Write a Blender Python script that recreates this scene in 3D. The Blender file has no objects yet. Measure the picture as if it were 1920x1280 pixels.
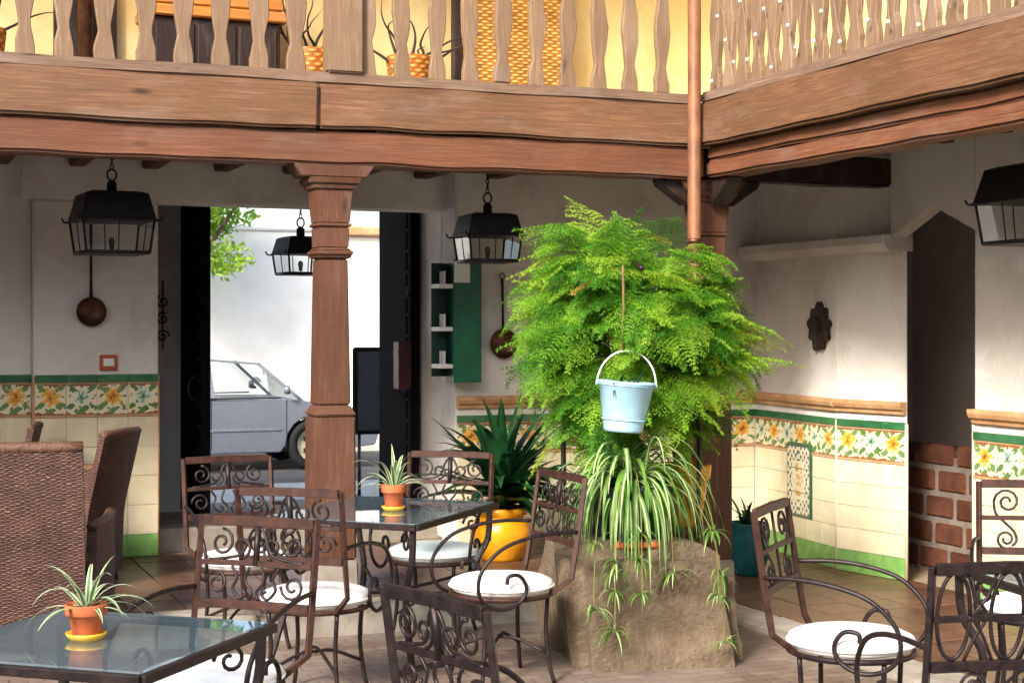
import bpy, bmesh, math, random
import numpy as np
from mathutils import Vector, Matrix, noise as mnoise
R = math.radians
random.seed(7); RNG = np.random.default_rng(7)
S = bpy.context.scene
COL = S.collection

# ------------------------------------------------------------------ camera
YAW = R(22)
cam = bpy.data.cameras.new('camera'); camo = bpy.data.objects.new('camera', cam); COL.objects.link(camo)
camo.location = (0, 0, 1.7); camo.rotation_euler = (R(90), 0, -YAW)
cam.sensor_width = 36; cam.lens = 2970/1920*36; cam.shift_y = -30/1920
cam.clip_end = 2000; cam.clip_start = 0.05
S.camera = camo
# ------------------------------------------------------------------ light
SUN_DIR = Vector((1.14, 1.0, -0.98)).normalized()
world = bpy.data.worlds.new('World'); S.world = world; world.use_nodes = True
wn = world.node_tree.nodes; wl = world.node_tree.links
sky = wn.new('ShaderNodeTexSky'); sky.sky_type = 'NISHITA'; sky.sun_disc = False
sky.sun_elevation = math.asin(-SUN_DIR.z); sky.sun_rotation = math.atan2(-SUN_DIR.x, -SUN_DIR.y)
sky.air_density = 1.0; sky.dust_density = 3.0; sky.ozone_density = 0.6
bg = wn['Background']; bg.inputs[1].default_value = 0.15
wl.new(sky.outputs[0], bg.inputs[0])
sl = bpy.data.lights.new('sun', 'SUN'); sl.energy = 2.8; sl.angle = R(12); sl.color = (1.0, 0.95, 0.88)
so = bpy.data.objects.new('sun', sl); COL.objects.link(so); so.rotation_euler = SUN_DIR.to_track_quat('-Z', 'Y').to_euler()
so.location = (-6, -6, 9)
S.view_settings.view_transform = 'Standard'; S.view_settings.look = 'None'
S.view_settings.exposure = 1.38; S.view_settings.gamma = 1.0
S.render.engine = 'CYCLES'

def W(r, d, z=0.0):
    "plan point given as metres to the right of and ahead of the visitor standing at the origin"
    c, s = math.cos(YAW), math.sin(YAW)
    return Vector((c*r + s*d, -s*r + c*d, z))
def head(r, d):
    "z rotation for a thing that faces (+Y local) towards plan direction (r right, d ahead)"
    v = W(r, d); return math.atan2(-v.x, v.y)

# ------------------------------------------------------------------ node helpers
class E:
    def __init__(s, nt, sock): s.nt, s.s = nt, sock
    def _m(s, op, *o):
        n = s.nt.nodes.new('ShaderNodeMath'); n.operation = op
        for i, v in enumerate((s,)+o):
            if isinstance(v, E): s.nt.links.new(v.s, n.inputs[i])
            else: n.inputs[i].default_value = v
        return E(s.nt, n.outputs[0])
    def __add__(s, o): return s._m('ADD', o)
    def __sub__(s, o): return s._m('SUBTRACT', o)
    def __mul__(s, o): return s._m('MULTIPLY', o)
    def lt(s, o): return s._m('LESS_THAN', o)
    def gt(s, o): return s._m('GREATER_THAN', o)
    def abs(s): return s._m('ABSOLUTE')
    def sin(s): return s._m('SINE')
    def cos(s): return s._m('COSINE')
    def sqrt(s): return s._m('SQRT')
    def mn(s, o): return s._m('MINIMUM', o)
    def mx(s, o): return s._m('MAXIMUM', o)
    def atan2(s, o): return s._m('ARCTAN2', o)
    def frac(s): return s._m('FRACT')

def newmat(name):
    m = bpy.data.materials.new(name); m.use_nodes = True
    nt = m.node_tree; b = nt.nodes['Principled BSDF']
    return m, nt, b
def lin(c): return tuple(((v/255)/12.92 if v/255 <= .04045 else ((v/255+.055)/1.055)**2.4) for v in c)
def ramp(nt, fac, stops):
    n = nt.nodes.new('ShaderNodeValToRGB'); nt.links.new(fac, n.inputs[0])
    while len(n.color_ramp.elements) > len(stops): n.color_ramp.elements.remove(n.color_ramp.elements[-1])
    while len(n.color_ramp.elements) < len(stops): n.color_ramp.elements.new(1)
    for e, (p, c) in zip(n.color_ramp.elements, stops): e.position = p; e.color = (*c, 1)
    return n.outputs[0]
def coords(nt, scale=(1,1,1), rnd=True, loc=(0,0,0)):
    tc = nt.nodes.new('ShaderNodeTexCoord'); mp = nt.nodes.new('ShaderNodeMapping')
    mp.inputs['Scale'].default_value = scale; mp.inputs['Location'].default_value = loc
    nt.links.new(tc.outputs['Object'], mp.inputs[0])
    if rnd:
        oi = nt.nodes.new('ShaderNodeObjectInfo'); ml = nt.nodes.new('ShaderNodeMath'); ml.operation='MULTIPLY'; ml.inputs[1].default_value = 37
        nt.links.new(oi.outputs['Random'], ml.inputs[0]); cx = nt.nodes.new('ShaderNodeCombineXYZ')
        nt.links.new(ml.outputs[0], cx.inputs[0]); nt.links.new(ml.outputs[0], cx.inputs[1])
        va = nt.nodes.new('ShaderNodeVectorMath'); va.operation = 'ADD'
        nt.links.new(mp.outputs[0], va.inputs[0]); nt.links.new(cx.outputs[0], va.inputs[1])
        return va.outputs[0]
    return mp.outputs[0]
def noise(nt, vec, scale, detail=4, rough=.55, dist=0):
    n = nt.nodes.new('ShaderNodeTexNoise'); n.inputs['Scale'].default_value = scale; n.inputs['Detail'].default_value = detail
    n.inputs['Roughness'].default_value = rough; n.inputs['Distortion'].default_value = dist
    nt.links.new(vec, n.inputs['Vector']); return n.outputs[0]
def bump(nt, b, h, strength, dist=.01):
    n = nt.nodes.new('ShaderNodeBump'); n.inputs['Strength'].default_value = strength; n.inputs['Distance'].default_value = dist
    nt.links.new(h, n.inputs['Height']); nt.links.new(n.outputs[0], b.inputs['Normal'])
def mixc(nt, fac, a, b):
    n = nt.nodes.new('ShaderNodeMix'); n.data_type = 'RGBA'
    if hasattr(fac, 's'): fac = fac.s
    if isinstance(fac, (int, float)): n.inputs[0].default_value = fac
    else: nt.links.new(fac, n.inputs[0])
    for i, v in ((6, a), (7, b)):
        if isinstance(v, tuple): n.inputs[i].default_value = (*v, 1)
        else: nt.links.new(v, n.inputs[i])
    return n.outputs[2]

def mat_rough(name, c1, c2, scale=6, rough=.7, bs=.3, bd=.005, fine=60, metal=0, spec=.4, rnd=True, c3=None, var=.0):
    "mottled surface: two tones, fine relief"
    m, nt, b = newmat(name); v = coords(nt, rnd=rnd)
    f = noise(nt, v, scale, 6, .62)
    st = [(.32, c1), (.68, c2)] if c3 is None else [(.28, c1), (.5, c2), (.72, c3)]
    cc = ramp(nt, f, st)
    if var:
        oi = nt.nodes.new('ShaderNodeObjectInfo'); k = E(nt, oi.outputs['Random'])
        cc = mixc(nt, k*var, cc, tuple(x*.35 for x in c1))
    nt.links.new(cc, b.inputs['Base Color'])
    b.inputs['Metallic'].default_value = metal; b.inputs['Specular IOR Level'].default_value = spec
    g = noise(nt, v, fine, 4, .6)
    rr = nt.nodes.new('ShaderNodeMapRange'); rr.inputs[3].default_value = max(0, rough-.12); rr.inputs[4].default_value = min(1, rough+.12)
    nt.links.new(f, rr.inputs[0]); nt.links.new(rr.outputs[0], b.inputs['Roughness'])
    if bs: bump(nt, b, g, bs, bd)
    return m
def mat_wood(name, dark, mid, light, axis=0, rough=.6, grain=1.0, bs=.5, rnd=True):
    m, nt, b = newmat(name)
    sc = [52*grain]*3; sc[axis] = 2.2*grain
    wv = noise(nt, coords(nt, (1,1,1), rnd), 1.7, 3)
    v = coords(nt, tuple(sc), rnd)
    f = noise(nt, v, 1.5, 10, .72, .35)
    c = ramp(nt, f, [(.24, tuple(x*.4+y*.45 for x,y in zip(dark,mid))), (.42, tuple(x*.82 for x in mid)), (.52, mid), (.70, light)])
    kc = [3.2]*3; kc[axis] = 1.0
    vo = nt.nodes.new('ShaderNodeTexVoronoi'); vo.inputs['Scale'].default_value = 1.5; nt.links.new(coords(nt, tuple(kc), rnd), vo.inputs['Vector'])
    kd = E(nt, vo.outputs['Distance']) + (E(nt, f) - .5)*.08
    c = mixc(nt, ramp(nt, kd.s, [(.03, (.9,.9,.9)), (.11, (0,0,0))]), c, tuple(x*.5 for x in dark))
    c = mixc(nt, ramp(nt, wv, [(.42, (.0,.0,.0)), (.72, (.6,.6,.6))]), c, tuple(x*.55 for x in mid))
    wp_ = noise(nt, coords(nt, tuple(1.2 if i == axis else 4 for i in range(3)), rnd, (8,4,1)), 1.6, 6, .65)
    c = mixc(nt, ramp(nt, wp_, [(.52, (.0,.0,.0)), (.68, (.4,.4,.4))]), c, tuple(.55*x + .10 for x in light))
    oi = nt.nodes.new('ShaderNodeObjectInfo'); c = mixc(nt, E(nt, oi.outputs['Random'])*.35, c, tuple(x*.5 for x in mid))
    ck = noise(nt, coords(nt, tuple(70*grain if i != axis else .5 for i in range(3)), rnd, (5,2,9)), 1.0, 3, .5)
    crk = ramp(nt, ck, [(.20, (.8,.8,.8)), (.25, (0,0,0))])
    c = mixc(nt, crk, c, tuple(x*.25 for x in dark))
    nt.links.new(c, b.inputs['Base Color'])
    b.inputs['Roughness'].default_value = rough; b.inputs['Specular IOR Level'].default_value = .3
    sub = nt.nodes.new('ShaderNodeMath'); sub.operation = 'SUBTRACT'; nt.links.new(f, sub.inputs[0]); nt.links.new(crk, sub.inputs[1])
    bump(nt, b, sub.outputs[0], bs, .006)
    return m
def mat_plain(name, c, rough=.5, metal=0, spec=.5):
    m, nt, b = newmat(name)
    v = coords(nt); f = noise(nt, v, 25, 3)
    nt.links.new(ramp(nt, f, [(.3, tuple(x*.86 for x in c)), (.7, tuple(min(1, x*1.1) for x in c))]), b.inputs['Base Color'])
    b.inputs['Roughness'].default_value = rough; b.inputs['Metallic'].default_value = metal; b.inputs['Specular IOR Level'].default_value = spec
    return m
def mat_leaf(name, c1, c2, trans=.35, rough=.45, scale=9, stripe=None):
    m, nt, b = newmat(name); out = nt.nodes['Material Output']
    v = coords(nt); f = noise(nt, v, scale, 4)
    c = ramp(nt, f, [(.3, c1), (.7, c2)])
    if stripe:
        uv = nt.nodes.new('ShaderNodeUVMap'); sp = nt.nodes.new('ShaderNodeSeparateXYZ'); nt.links.new(uv.outputs[0], sp.inputs[0])
        u = E(nt, sp.outputs[0])
        mask = (u - .5).abs().lt(stripe[1]) if stripe[2] else (u - .5).abs().gt(stripe[1])
        c = mixc(nt, mask, c, stripe[0])
    nt.links.new(c, b.inputs['Base Color']); b.inputs['Roughness'].default_value = rough; b.inputs['Specular IOR Level'].default_value = .35
    t = nt.nodes.new('ShaderNodeBsdfTranslucent'); nt.links.new(c, t.inputs[0])
    ms = nt.nodes.new('ShaderNodeMixShader'); ms.inputs[0].default_value = trans
    nt.links.new(b.outputs[0], ms.inputs[1]); nt.links.new(t.outputs[0], ms.inputs[2]); nt.links.new(ms.outputs[0], out.inputs[0])
    return m
def mat_glass(name, tint, ior=1.45, painted_sheen=0, sheen_color=(.5,.5,.5)):
    m, nt, b = newmat(name); out = nt.nodes['Material Output']
    tr = nt.nodes.new('ShaderNodeBsdfTransparent'); tr.inputs[0].default_value = (*tint, 1)
    gl = nt.nodes.new('ShaderNodeBsdfGlossy'); gl.inputs['Roughness'].default_value = .015
    lw = nt.nodes.new('ShaderNodeLayerWeight'); lw.inputs[0].default_value = .5      # same from both sides of the sheet
    f0 = ((ior-1)/(ior+1))**2
    fr = E(nt, lw.outputs['Facing'])._m('POWER', 4.0)*(1-f0) + f0
    ms = nt.nodes.new('ShaderNodeMixShader'); nt.links.new(fr.s, ms.inputs[0])
    base = tr.outputs[0]
    if painted_sheen:
        df = nt.nodes.new('ShaderNodeBsdfDiffuse'); df.inputs[0].default_value = (*sheen_color, 1)  # diffuse blue-grey painted in to imitate sky reflected in the glass
        md = nt.nodes.new('ShaderNodeMixShader'); md.inputs[0].default_value = painted_sheen
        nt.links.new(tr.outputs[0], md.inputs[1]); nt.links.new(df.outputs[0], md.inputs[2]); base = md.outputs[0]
    nt.links.new(base, ms.inputs[1]); nt.links.new(gl.outputs[0], ms.inputs[2]); nt.links.new(ms.outputs[0], out.inputs[0])
    return m
def mat_weave(name, dark, light, sx=60, sz=110, wob=4.0):
    m, nt, b = newmat(name)
    tc = nt.nodes.new('ShaderNodeUVMap'); sp = nt.nodes.new('ShaderNodeSeparateXYZ'); nt.links.new(tc.outputs[0], sp.inputs[0])
    n0 = E(nt, noise(nt, coords(nt), 14, 3))
    u, v = E(nt, sp.outputs[0]), E(nt, sp.outputs[1])
    row = (v*sz + n0*wob)
    ph = (row*.5)._m('FLOOR')*math.pi
    h = ((u*sx*math.pi + row._m('FLOOR')*math.pi).sin()*.5 + .5) * ((row.frac()*math.pi).sin())
    vn = noise(nt, coords(nt), 9, 4)
    col = ramp(nt, (h*.55 + E(nt, vn)*.6).s, [(.15, tuple(x*.35 for x in dark)), (.45, dark), (.85, light)])
    nt.links.new(col, b.inputs['Base Color']); b.inputs['Roughness'].default_value = .6
    bump(nt, b, h.s, .9, .008)
    return m
def mat_tile_flower(name, petal, petal2, leaf, base, phase):
    "hand painted tile: flower, leaves and dots, on tile-local coordinates (-.5..5)"
    m, nt, b = newmat(name)
    tc = nt.nodes.new('ShaderNodeUVMap'); sp = nt.nodes.new('ShaderNodeSeparateXYZ'); nt.links.new(tc.outputs[0], sp.inputs[0])
    wob = noise(nt, coords(nt), 26, 3)
    x = E(nt, sp.outputs[0]) - .5 + (E(nt, wob) - .5)*.46
    y = E(nt, sp.outputs[1]) - .5 + (E(nt, wob) - .5)*.42
    def polar(cx, cy):
        dx, dy = x - cx, y - cy
        return (dx*dx + dy*dy).sqrt(), dy.atan2(dx)
    r0, t0 = polar(0, .08)
    c = base
    # leaves at the sides
    for cx, cy, k in ((-.34, -.22, 1), (.34, -.22, -1), (-.3, .36, -1), (.3, .36, 1), (0, -.38, 1)):
        dx, dy = x - cx, y - cy
        a = (dx*.8 + dy*(.6*k)); bb = (dx*(-.6*k) + dy*.8)
        c = mixc(nt, (a*a*28 + bb*bb*130).lt(1.0), c, leaf)
    pet = r0.lt((t0*7 + phase).sin()*.07 + .27)
    c = mixc(nt, pet, c, petal)
    c = mixc(nt, r0.lt((t0*5 + phase + .5).sin()*.06 + .15), c, petal2)
    c = mixc(nt, r0.lt(.06), c, tuple(v*.35 for v in petal2))
    for cx, cy in ((-.4, .1), (.4, .1), (-.15, -.33), (.15, -.33), (0, .43)):
        rr, _ = polar(cx, cy); c = mixc(nt, rr.lt(.045), c, tuple(v*.5 for v in leaf))
    edge = y.abs().gt(.455)
    c = mixc(nt, edge, c, lin((150, 96, 60)))
    nt.links.new(c, b.inputs['Base Color']); b.inputs['Roughness'].default_value = .25
    bump(nt, b, wob, .12, .01)
    return m
def mat_tile_panel(name):
    m, nt, b = newmat(name)
    tc = nt.nodes.new('ShaderNodeUVMap'); sp = nt.nodes.new('ShaderNodeSeparateXYZ'); nt.links.new(tc.outputs[0], sp.inputs[0])
    x = (E(nt, sp.outputs[0]) - .5).abs(); y = (E(nt, sp.outputs[1]) - .5).abs()
    n1 = noise(nt, coords(nt), 30, 3)
    base = lin((222, 214, 186)); ink = lin((62, 92, 84))
    c = base
    swirl = ((x*40).sin()*(y*52).sin() + (E(nt, n1)-.5)*2.2).gt(.25)
    ring = (x.mx(y*1.0)).gt(.27)
    c = mixc(nt, swirl*ring, c, ink)
    c = mixc(nt, (x.mx(y)).gt(.465), c, lin((70, 84, 74)))
    rr = (x*x*9 + y*y*6).lt(.35)
    c = mixc(nt, rr*((E(nt, n1)).gt(.5)), c, lin((200, 150, 60)))
    nt.links.new(c, b.inputs['Base Color']); b.inputs['Roughness'].default_value = .3
    return m

def mat_plaster(name, c1, c2, stain):
    m, nt, b = newmat(name); v = coords(nt)
    f = noise(nt, v, 2.2, 6, .6); c = ramp(nt, f, [(.3, c1), (.7, c2)])
    f2 = noise(nt, v, .9, 8, .72, .5); c = mixc(nt, ramp(nt, f2, [(.50, (0,0,0)), (.60, (.5,.5,.5)), (.8, (.75,.75,.75))]), c, stain)
    vo = nt.nodes.new('ShaderNodeTexVoronoi'); vo.feature = 'DISTANCE_TO_EDGE'; vo.inputs['Scale'].default_value = .8
    wob = nt.nodes.new('ShaderNodeTexNoise'); wob.inputs['Scale'].default_value = 3; wob.inputs['Detail'].default_value = 6; nt.links.new(v, wob.inputs['Vector'])
    va = nt.nodes.new('ShaderNodeVectorMath'); va.operation = 'ADD'; sc = nt.nodes.new('ShaderNodeVectorMath'); sc.operation = 'SCALE'; sc.inputs['Scale'].default_value = .6
    nt.links.new(wob.outputs['Color'], sc.inputs[0]); nt.links.new(v, va.inputs[0]); nt.links.new(sc.outputs[0], va.inputs[1]); nt.links.new(va.outputs[0], vo.inputs['Vector'])
    crack = E(nt, vo.outputs['Distance']).lt(.0025)*E(nt, f2).gt(.5)
    c = mixc(nt, crack*.16, c, tuple(x*.45 for x in stain))
    nt.links.new(c, b.inputs['Base Color']); b.inputs['Roughness'].default_value = .88; b.inputs['Specular IOR Level'].default_value = .25
    h = E(nt, noise(nt, v, 35, 5, .6))*.35 + E(nt, noise(nt, v, 5, 3))*1.2
    bump(nt, b, h.s, .45, .012)
    return m
M = {}
M['plaster'] = mat_plaster('plaster', lin((212, 207, 200)), lin((228, 223, 215)), lin((192, 182, 168)))
M['plaster_ceiling'] = mat_wood('ceiling_boards', lin((120,108,98)), lin((158,148,138)), lin((182,174,164)), 1, .8)
M['plaster_yellow'] = mat_plaster('plaster_yellow', lin((222, 198, 134)), lin((236, 216, 160)), lin((206, 172, 104)))
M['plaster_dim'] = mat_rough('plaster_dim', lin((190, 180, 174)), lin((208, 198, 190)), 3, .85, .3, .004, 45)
M['white_street'] = mat_rough('white_street', lin((232, 232, 230)), lin((246, 246, 244)), 2, .85, .3, .004, 40)
M['yellow_street'] = mat_rough('yellow_street', lin((240, 236, 222)), lin((246, 242, 232)), 2, .85, .3, .004, 40)
wd, wm, wli = lin((60, 40, 28)), lin((116, 82, 58)), lin((146, 112, 84))
M['beam_x'] = mat_wood('beam_wood', wd, wm, wli, 0, .62)
M['rail_wood'] = mat_wood('rail_wood', lin((78, 58, 46)), lin((120, 96, 78)), lin((150, 126, 106)), 0, .75)
M['beam_red'] = mat_wood('beam_red_wood', lin((60, 36, 26)), lin((116, 74, 52)), lin((142, 98, 70)), 0, .6)
M['column_wood'] = mat_wood('column_wood', lin((58, 38, 28)), lin((98, 64, 47)), lin((122, 84, 63)), 2, .6, 1.4, .35)
M['baluster_wood'] = mat_wood('baluster_wood', lin((86, 66, 48)), lin((134, 108, 84)), lin((160, 136, 110)), 2, .75, 1.6, .5)
M['dark_wood'] = mat_wood('dark_wood', lin((24, 16, 14)), lin((46, 30, 26)), lin((66, 46, 38)), 2, .5)
M['door_wood'] = mat_rough('door_wood', lin((10,8,10)), lin((22,18,20)), 6, .9, .3, .004, 60, 0, .08)
M['joist_wood'] = mat_wood('joist_wood', lin((60, 36, 24)), lin((96, 60, 42)), lin((120, 80, 58)), 1, .7)
M['orange_wood'] = mat_wood('orange_wood', lin((140, 80, 30)), lin((196, 124, 56)), lin((220, 160, 84)), 0, .5)
M['iron'] = mat_rough('iron', lin((30, 24, 26)), lin((58, 46, 44)), 30, .45, .35, .002, 220, .55, .5)
M['rust'] = mat_rough('rust_iron', lin((40, 25, 21)), lin((76, 46, 36)), 24, .55, .4, .002, 160, .2, .4)
M['cushion'] = mat_rough('cushion_cloth', lin((236, 233, 226)), lin((248, 246, 242)), 5, .9, .5, .004, 120, 0, .2)
M['glass_table'] = mat_glass('table_glass', (.84, .92, .95), 1.75, .16, lin((150,178,192)))  # last two values: painted bluish sky reflection
M['glass'] = mat_glass('lamp_glass', (.86, .88, .88), 1.4)
M['lantern'] = mat_rough('lantern_metal', lin((16, 15, 20)), lin((36, 33, 38)), 20, .5, .3, .002, 120, .5, .5)
M['terracotta'] = mat_rough('terracotta', lin((156, 78, 44)), lin((196, 108, 66)), 10, .8, .3, .003, 120)
M['soil'] = mat_rough('soil', lin((36, 25, 18)), lin((70, 50, 36)), 40, .95, .9, .012, 90)
M['saucer'] = mat_rough('yellow_glaze', lin((206, 160, 40)), lin((228, 188, 70)), 8, .35, .1, .002, 60)
M['ochre'] = mat_rough('ochre_glaze', lin((206, 132, 16)), lin((232, 160, 30)), 5, .28, .15, .003, 40)
M['teal'] = mat_rough('teal_glaze', lin((12, 62, 66)), lin((24, 92, 92)), 6, .2, .15, .003, 40)
M['dark_glaze'] = mat_rough('dark_glaze', lin((26, 30, 38)), lin((44, 50, 58)), 6, .4, .15, .003, 40)
M['stone'] = mat_rough('well_stone', lin((82, 70, 56)), lin((116, 100, 82)), 2.6, .92, 1.0, .03, 30, 0, .15, True, lin((142, 126, 104)))
def mat_stone():
    m, nt, b = newmat('well_stone'); v = coords(nt)
    f = noise(nt, v, 2.4, 8, .66); c = ramp(nt, f, [(.28, lin((80, 68, 54))), (.5, lin((118, 102, 84))), (.72, lin((146, 130, 108)))])
    g = noise(nt, coords(nt, (1,1,.25), True, (4,4,4)), 5, 7, .7); c = mixc(nt, ramp(nt, g, [(.5, (0,0,0)), (.66, (.65,.65,.65))]), c, lin((74, 60, 46)))
    l = noise(nt, coords(nt, loc=(7,1,3)), 6, 8, .75); c = mixc(nt, ramp(nt, l, [(.58, (0,0,0)), (.68, (.6,.6,.6))]), c, lin((96, 102, 66)))
    w = noise(nt, coords(nt, loc=(2,9,3)), 11, 6, .7); c = mixc(nt, ramp(nt, w, [(.62, (0,0,0)), (.7, (.5,.5,.5))]), c, lin((184, 174, 156)))
    nt.links.new(c, b.inputs['Base Color']); b.inputs['Roughness'].default_value = .93; b.inputs['Specular IOR Level'].default_value = .15
    h = E(nt, noise(nt, v, 9, 9, .72)) + E(nt, noise(nt, v, 40, 5))*.35
    bump(nt, b, h.s, 1.0, .03); return m
M['stone'] = mat_stone()
M['kerb'] = mat_rough('kerb_stone', lin((132, 122, 110)), lin((166, 156, 144)), 7, .85, .6, .006, 60)
M['patio'] = None
M['floor_tile'] = mat_rough('floor_clay', lin((74, 50, 38)), lin((102, 72, 54)), 7, .4, .3, .003, 50, 0, .5, True, lin((118, 88, 68)), .35)
M['tile_cream'] = mat_rough('cream_glaze', lin((216, 202, 166)), lin((234, 222, 190)), 4, .26, .16, .004, 16, 0, .5, True, None, .16)
M['tile_green'] = mat_rough('green_glaze', lin((36, 92, 56)), lin((66, 124, 78)), 8, .22, .12, .003, 20, 0, .5, True, None, .35)
M['tile_lightgreen'] = mat_rough('pale_green_glaze', lin((104, 150, 78)), lin((136, 178, 100)), 8, .26, .12, .003, 20)
M['tile_brown'] = mat_rough('clay_moulding', lin((172, 124, 84)), lin((206, 166, 122)), 9, .6, .3, .004, 50)
M['grout'] = mat_rough('grout', lin((134, 118, 94)), lin((162, 146, 120)), 20, .9, .3, .003, 80)
M['flower_a'] = mat_tile_flower('flower_tile_orange', lin((226, 172, 66)), lin((206, 132, 48)), lin((104, 134, 80)), lin((226, 214, 180)), 0.4)
M['flower_b'] = mat_tile_flower('flower_tile_white', lin((206, 214, 196)), lin((128, 160, 130)), lin((86, 122, 66)), lin((228, 216, 176)), 1.6)
M['panel_tile'] = mat_tile_panel('panel_tile')
M['brick'] = mat_rough('red_brick', lin((78, 46, 34)), lin((112, 70, 52)), 9, .85, .8, .008, 40, 0, .2, True, None, .6)
M['mortar'] = mat_rough('mortar', lin((104, 92, 82)), lin((136, 124, 112)), 8, .95, .6, .006, 60)
M['copper'] = mat_rough('copper_pipe', lin((104, 66, 42)), lin((138, 92, 60)), 9, .6, .15, .002, 60, .15, .5)
M['copper_old'] = mat_rough('old_copper', lin((70, 46, 34)), lin((112, 76, 54)), 14, .45, .2, .002, 60, .7, .5)
M['bucket'] = mat_rough('blue_paint', lin((142, 186, 208)), lin((166, 204, 222)), 6, .4, .12, .002, 50)
M['white_paint'] = mat_rough('white_paint', lin((226, 226, 224)), lin((242, 242, 240)), 8, .5, .1, .002, 60)
M['paper'] = mat_rough('paper', lin((226, 226, 222)), lin((242, 242, 240)), 8, .8, .05, .002, 60)
M['green_paint'] = mat_rough('green_paint', lin((16, 84, 62)), lin((28, 112, 80)), 5, .4, .12, .002, 50)
M['green_dark'] = mat_rough('dark_green_paint', lin((10, 44, 38)), lin((18, 58, 50)), 5, .45, .12, .002, 50)
M['wicker'] = mat_weave('wicker', lin((68, 42, 34)), lin((124, 84, 68)), 40, 190)
M['rattan'] = mat_weave('golden_rush', lin((170, 112, 40)), lin((236, 190, 104)), 26, 44, .5)
M['rattan_basket'] = mat_weave('rattan_basket', lin((176, 100, 30)), lin((230, 164, 80)), 24, 34, .6)
M['dark_plastic'] = mat_rough('dark_plastic', lin((14, 14, 17)), lin((24, 23, 27)), 6, .85, .1, .002, 50, 0, .1)
M['asphalt'] = mat_rough('asphalt', lin((74, 72, 72)), lin((96, 94, 92)), 5, .9, .6, .006, 120)
M['pavement'] = mat_rough('street_pavement', lin((176, 172, 166)), lin((200, 196, 190)), 5, .9, .4, .005, 60)
M['car_paint'] = mat_rough('silver_paint', lin((124, 128, 138)), lin((132, 136, 146)), 1.2, .28, 0, .001, 30, .3, .5) if True else mat_plain('x', (1,1,1), .3, .15, .5)
M['car_glass'] = mat_glass('car_window', (.86,.9,.9), 1.4)
M['tyre'] = mat_rough('tyre', lin((22, 22, 23)), lin((36, 36, 37)), 12, .8, .3, .003, 80)
M['alloy'] = mat_plain('wheel_alloy', lin((206, 198, 160)), .4, .1, .5)
M['fern'] = mat_leaf('fern_green', lin((58, 108, 28)), lin((176, 200, 68)), .5, .5, 4.2)
M['fern_stem'] = mat_plain('fern_stem', lin((108, 112, 52)), .6)
M['spider'] = mat_leaf('spider_leaf', lin((62, 116, 52)), lin((110, 154, 84)), .3, .35, 9, (lin((226, 232, 196)), .26, False))
M['spider_big'] = mat_leaf('big_spider_leaf', lin((70, 122, 48)), lin((128, 166, 82)), .3, .35, 9, (lin((214, 224, 178)), .13, True))
M['spider_green'] = mat_leaf('green_spider_leaf', lin((66, 116, 40)), lin((120, 156, 66)), .3, .4, 9)
M['dark_leaf'] = mat_leaf('dark_leaf', lin((16, 52, 28)), lin((40, 84, 46)), .15, .3, 6)
M['tree_leaf'] = mat_leaf('tree_leaf', lin((104, 146, 40)), lin((160, 190, 70)), .4, .5, 3)
M['bark'] = mat_rough('bark', lin((70, 56, 42)), lin((104, 86, 66)), 12, .9, .8, .01, 40)
M['dry_twig'] = mat_rough('dark_twig', lin((34, 22, 18)), lin((62, 42, 32)), 20, .8, .4, .004, 60)
M['rope'] = mat_rough('rope', lin((84, 72, 40)), lin((120, 100, 60)), 40, .9, .6, .004, 120)
M['light_bulb'] = mat_plain('bulb_white', (.85, .83, .78), .3)
M['wire'] = mat_plain('wire', lin((150, 130, 112)), .6)

# patio paving: worn stone setts, colour and fine joints only
def mat_patio():
    m, nt, b = newmat('patio_paving')
    v = coords(nt, rnd=False)
    mp = nt.nodes.new('ShaderNodeMapping'); mp.inputs['Rotation'].default_value = (0, 0, R(0)); nt.links.new(v, mp.inputs[0])
    nz = noise(nt, v, 2.2, 3)
    br = nt.nodes.new('ShaderNodeTexBrick'); br.inputs['Scale'].default_value = 1.0
    br.inputs['Brick Width'].default_value = .16; br.inputs['Row Height'].default_value = .085; br.inputs['Mortar Size'].default_value = .006
    br.inputs['Mortar Smooth'].default_value = .6
    va = nt.nodes.new('ShaderNodeVectorMath'); va.operation = 'ADD'; nt.links.new(mp.outputs[0], va.inputs[0])
    sc = nt.nodes.new('ShaderNodeVectorMath'); sc.operation = 'SCALE'; sc.inputs['Scale'].default_value = .05
    nn = nt.nodes.new('ShaderNodeTexNoise'); nn.inputs['Scale'].default_value = 3; nt.links.new(v, nn.inputs['Vector'])
    nt.links.new(nn.outputs['Color'], sc.inputs[0]); nt.links.new(sc.outputs[0], va.inputs[1]); nt.links.new(va.outputs[0], br.inputs['Vector'])
    br.inputs['Color1'].default_value = (*lin((112, 92, 80)), 1); br.inputs['Color2'].default_value = (*lin((138, 118, 104)), 1); br.inputs['Mortar'].default_value = (*lin((84, 70, 60)), 1)
    f = noise(nt, v, 9, 6, .65)
    c = mixc(nt, ramp(nt, f, [(.35, (0,0,0)), (.7, (.7,.7,.7))]), br.outputs[0], lin((92, 76, 66)))
    f2 = noise(nt, v, 1.1, 4)
    c = mixc(nt, ramp(nt, f2, [(.45, (0,0,0)), (.7, (.6,.6,.6))]), c, lin((146, 136, 128)))
    nt.links.new(c, b.inputs['Base Color'])
    rr = nt.nodes.new('ShaderNodeMapRange'); rr.inputs[3].default_value = .3; rr.inputs[4].default_value = .65
    nt.links.new(f, rr.inputs[0]); nt.links.new(rr.outputs[0], b.inputs['Roughness'])
    h = E(nt, br.outputs[1])*(-.7) + E(nt, f)*.5
    bump(nt, b, h.s, .6, .01)
    return m
M['patio'] = mat_patio()

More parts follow.
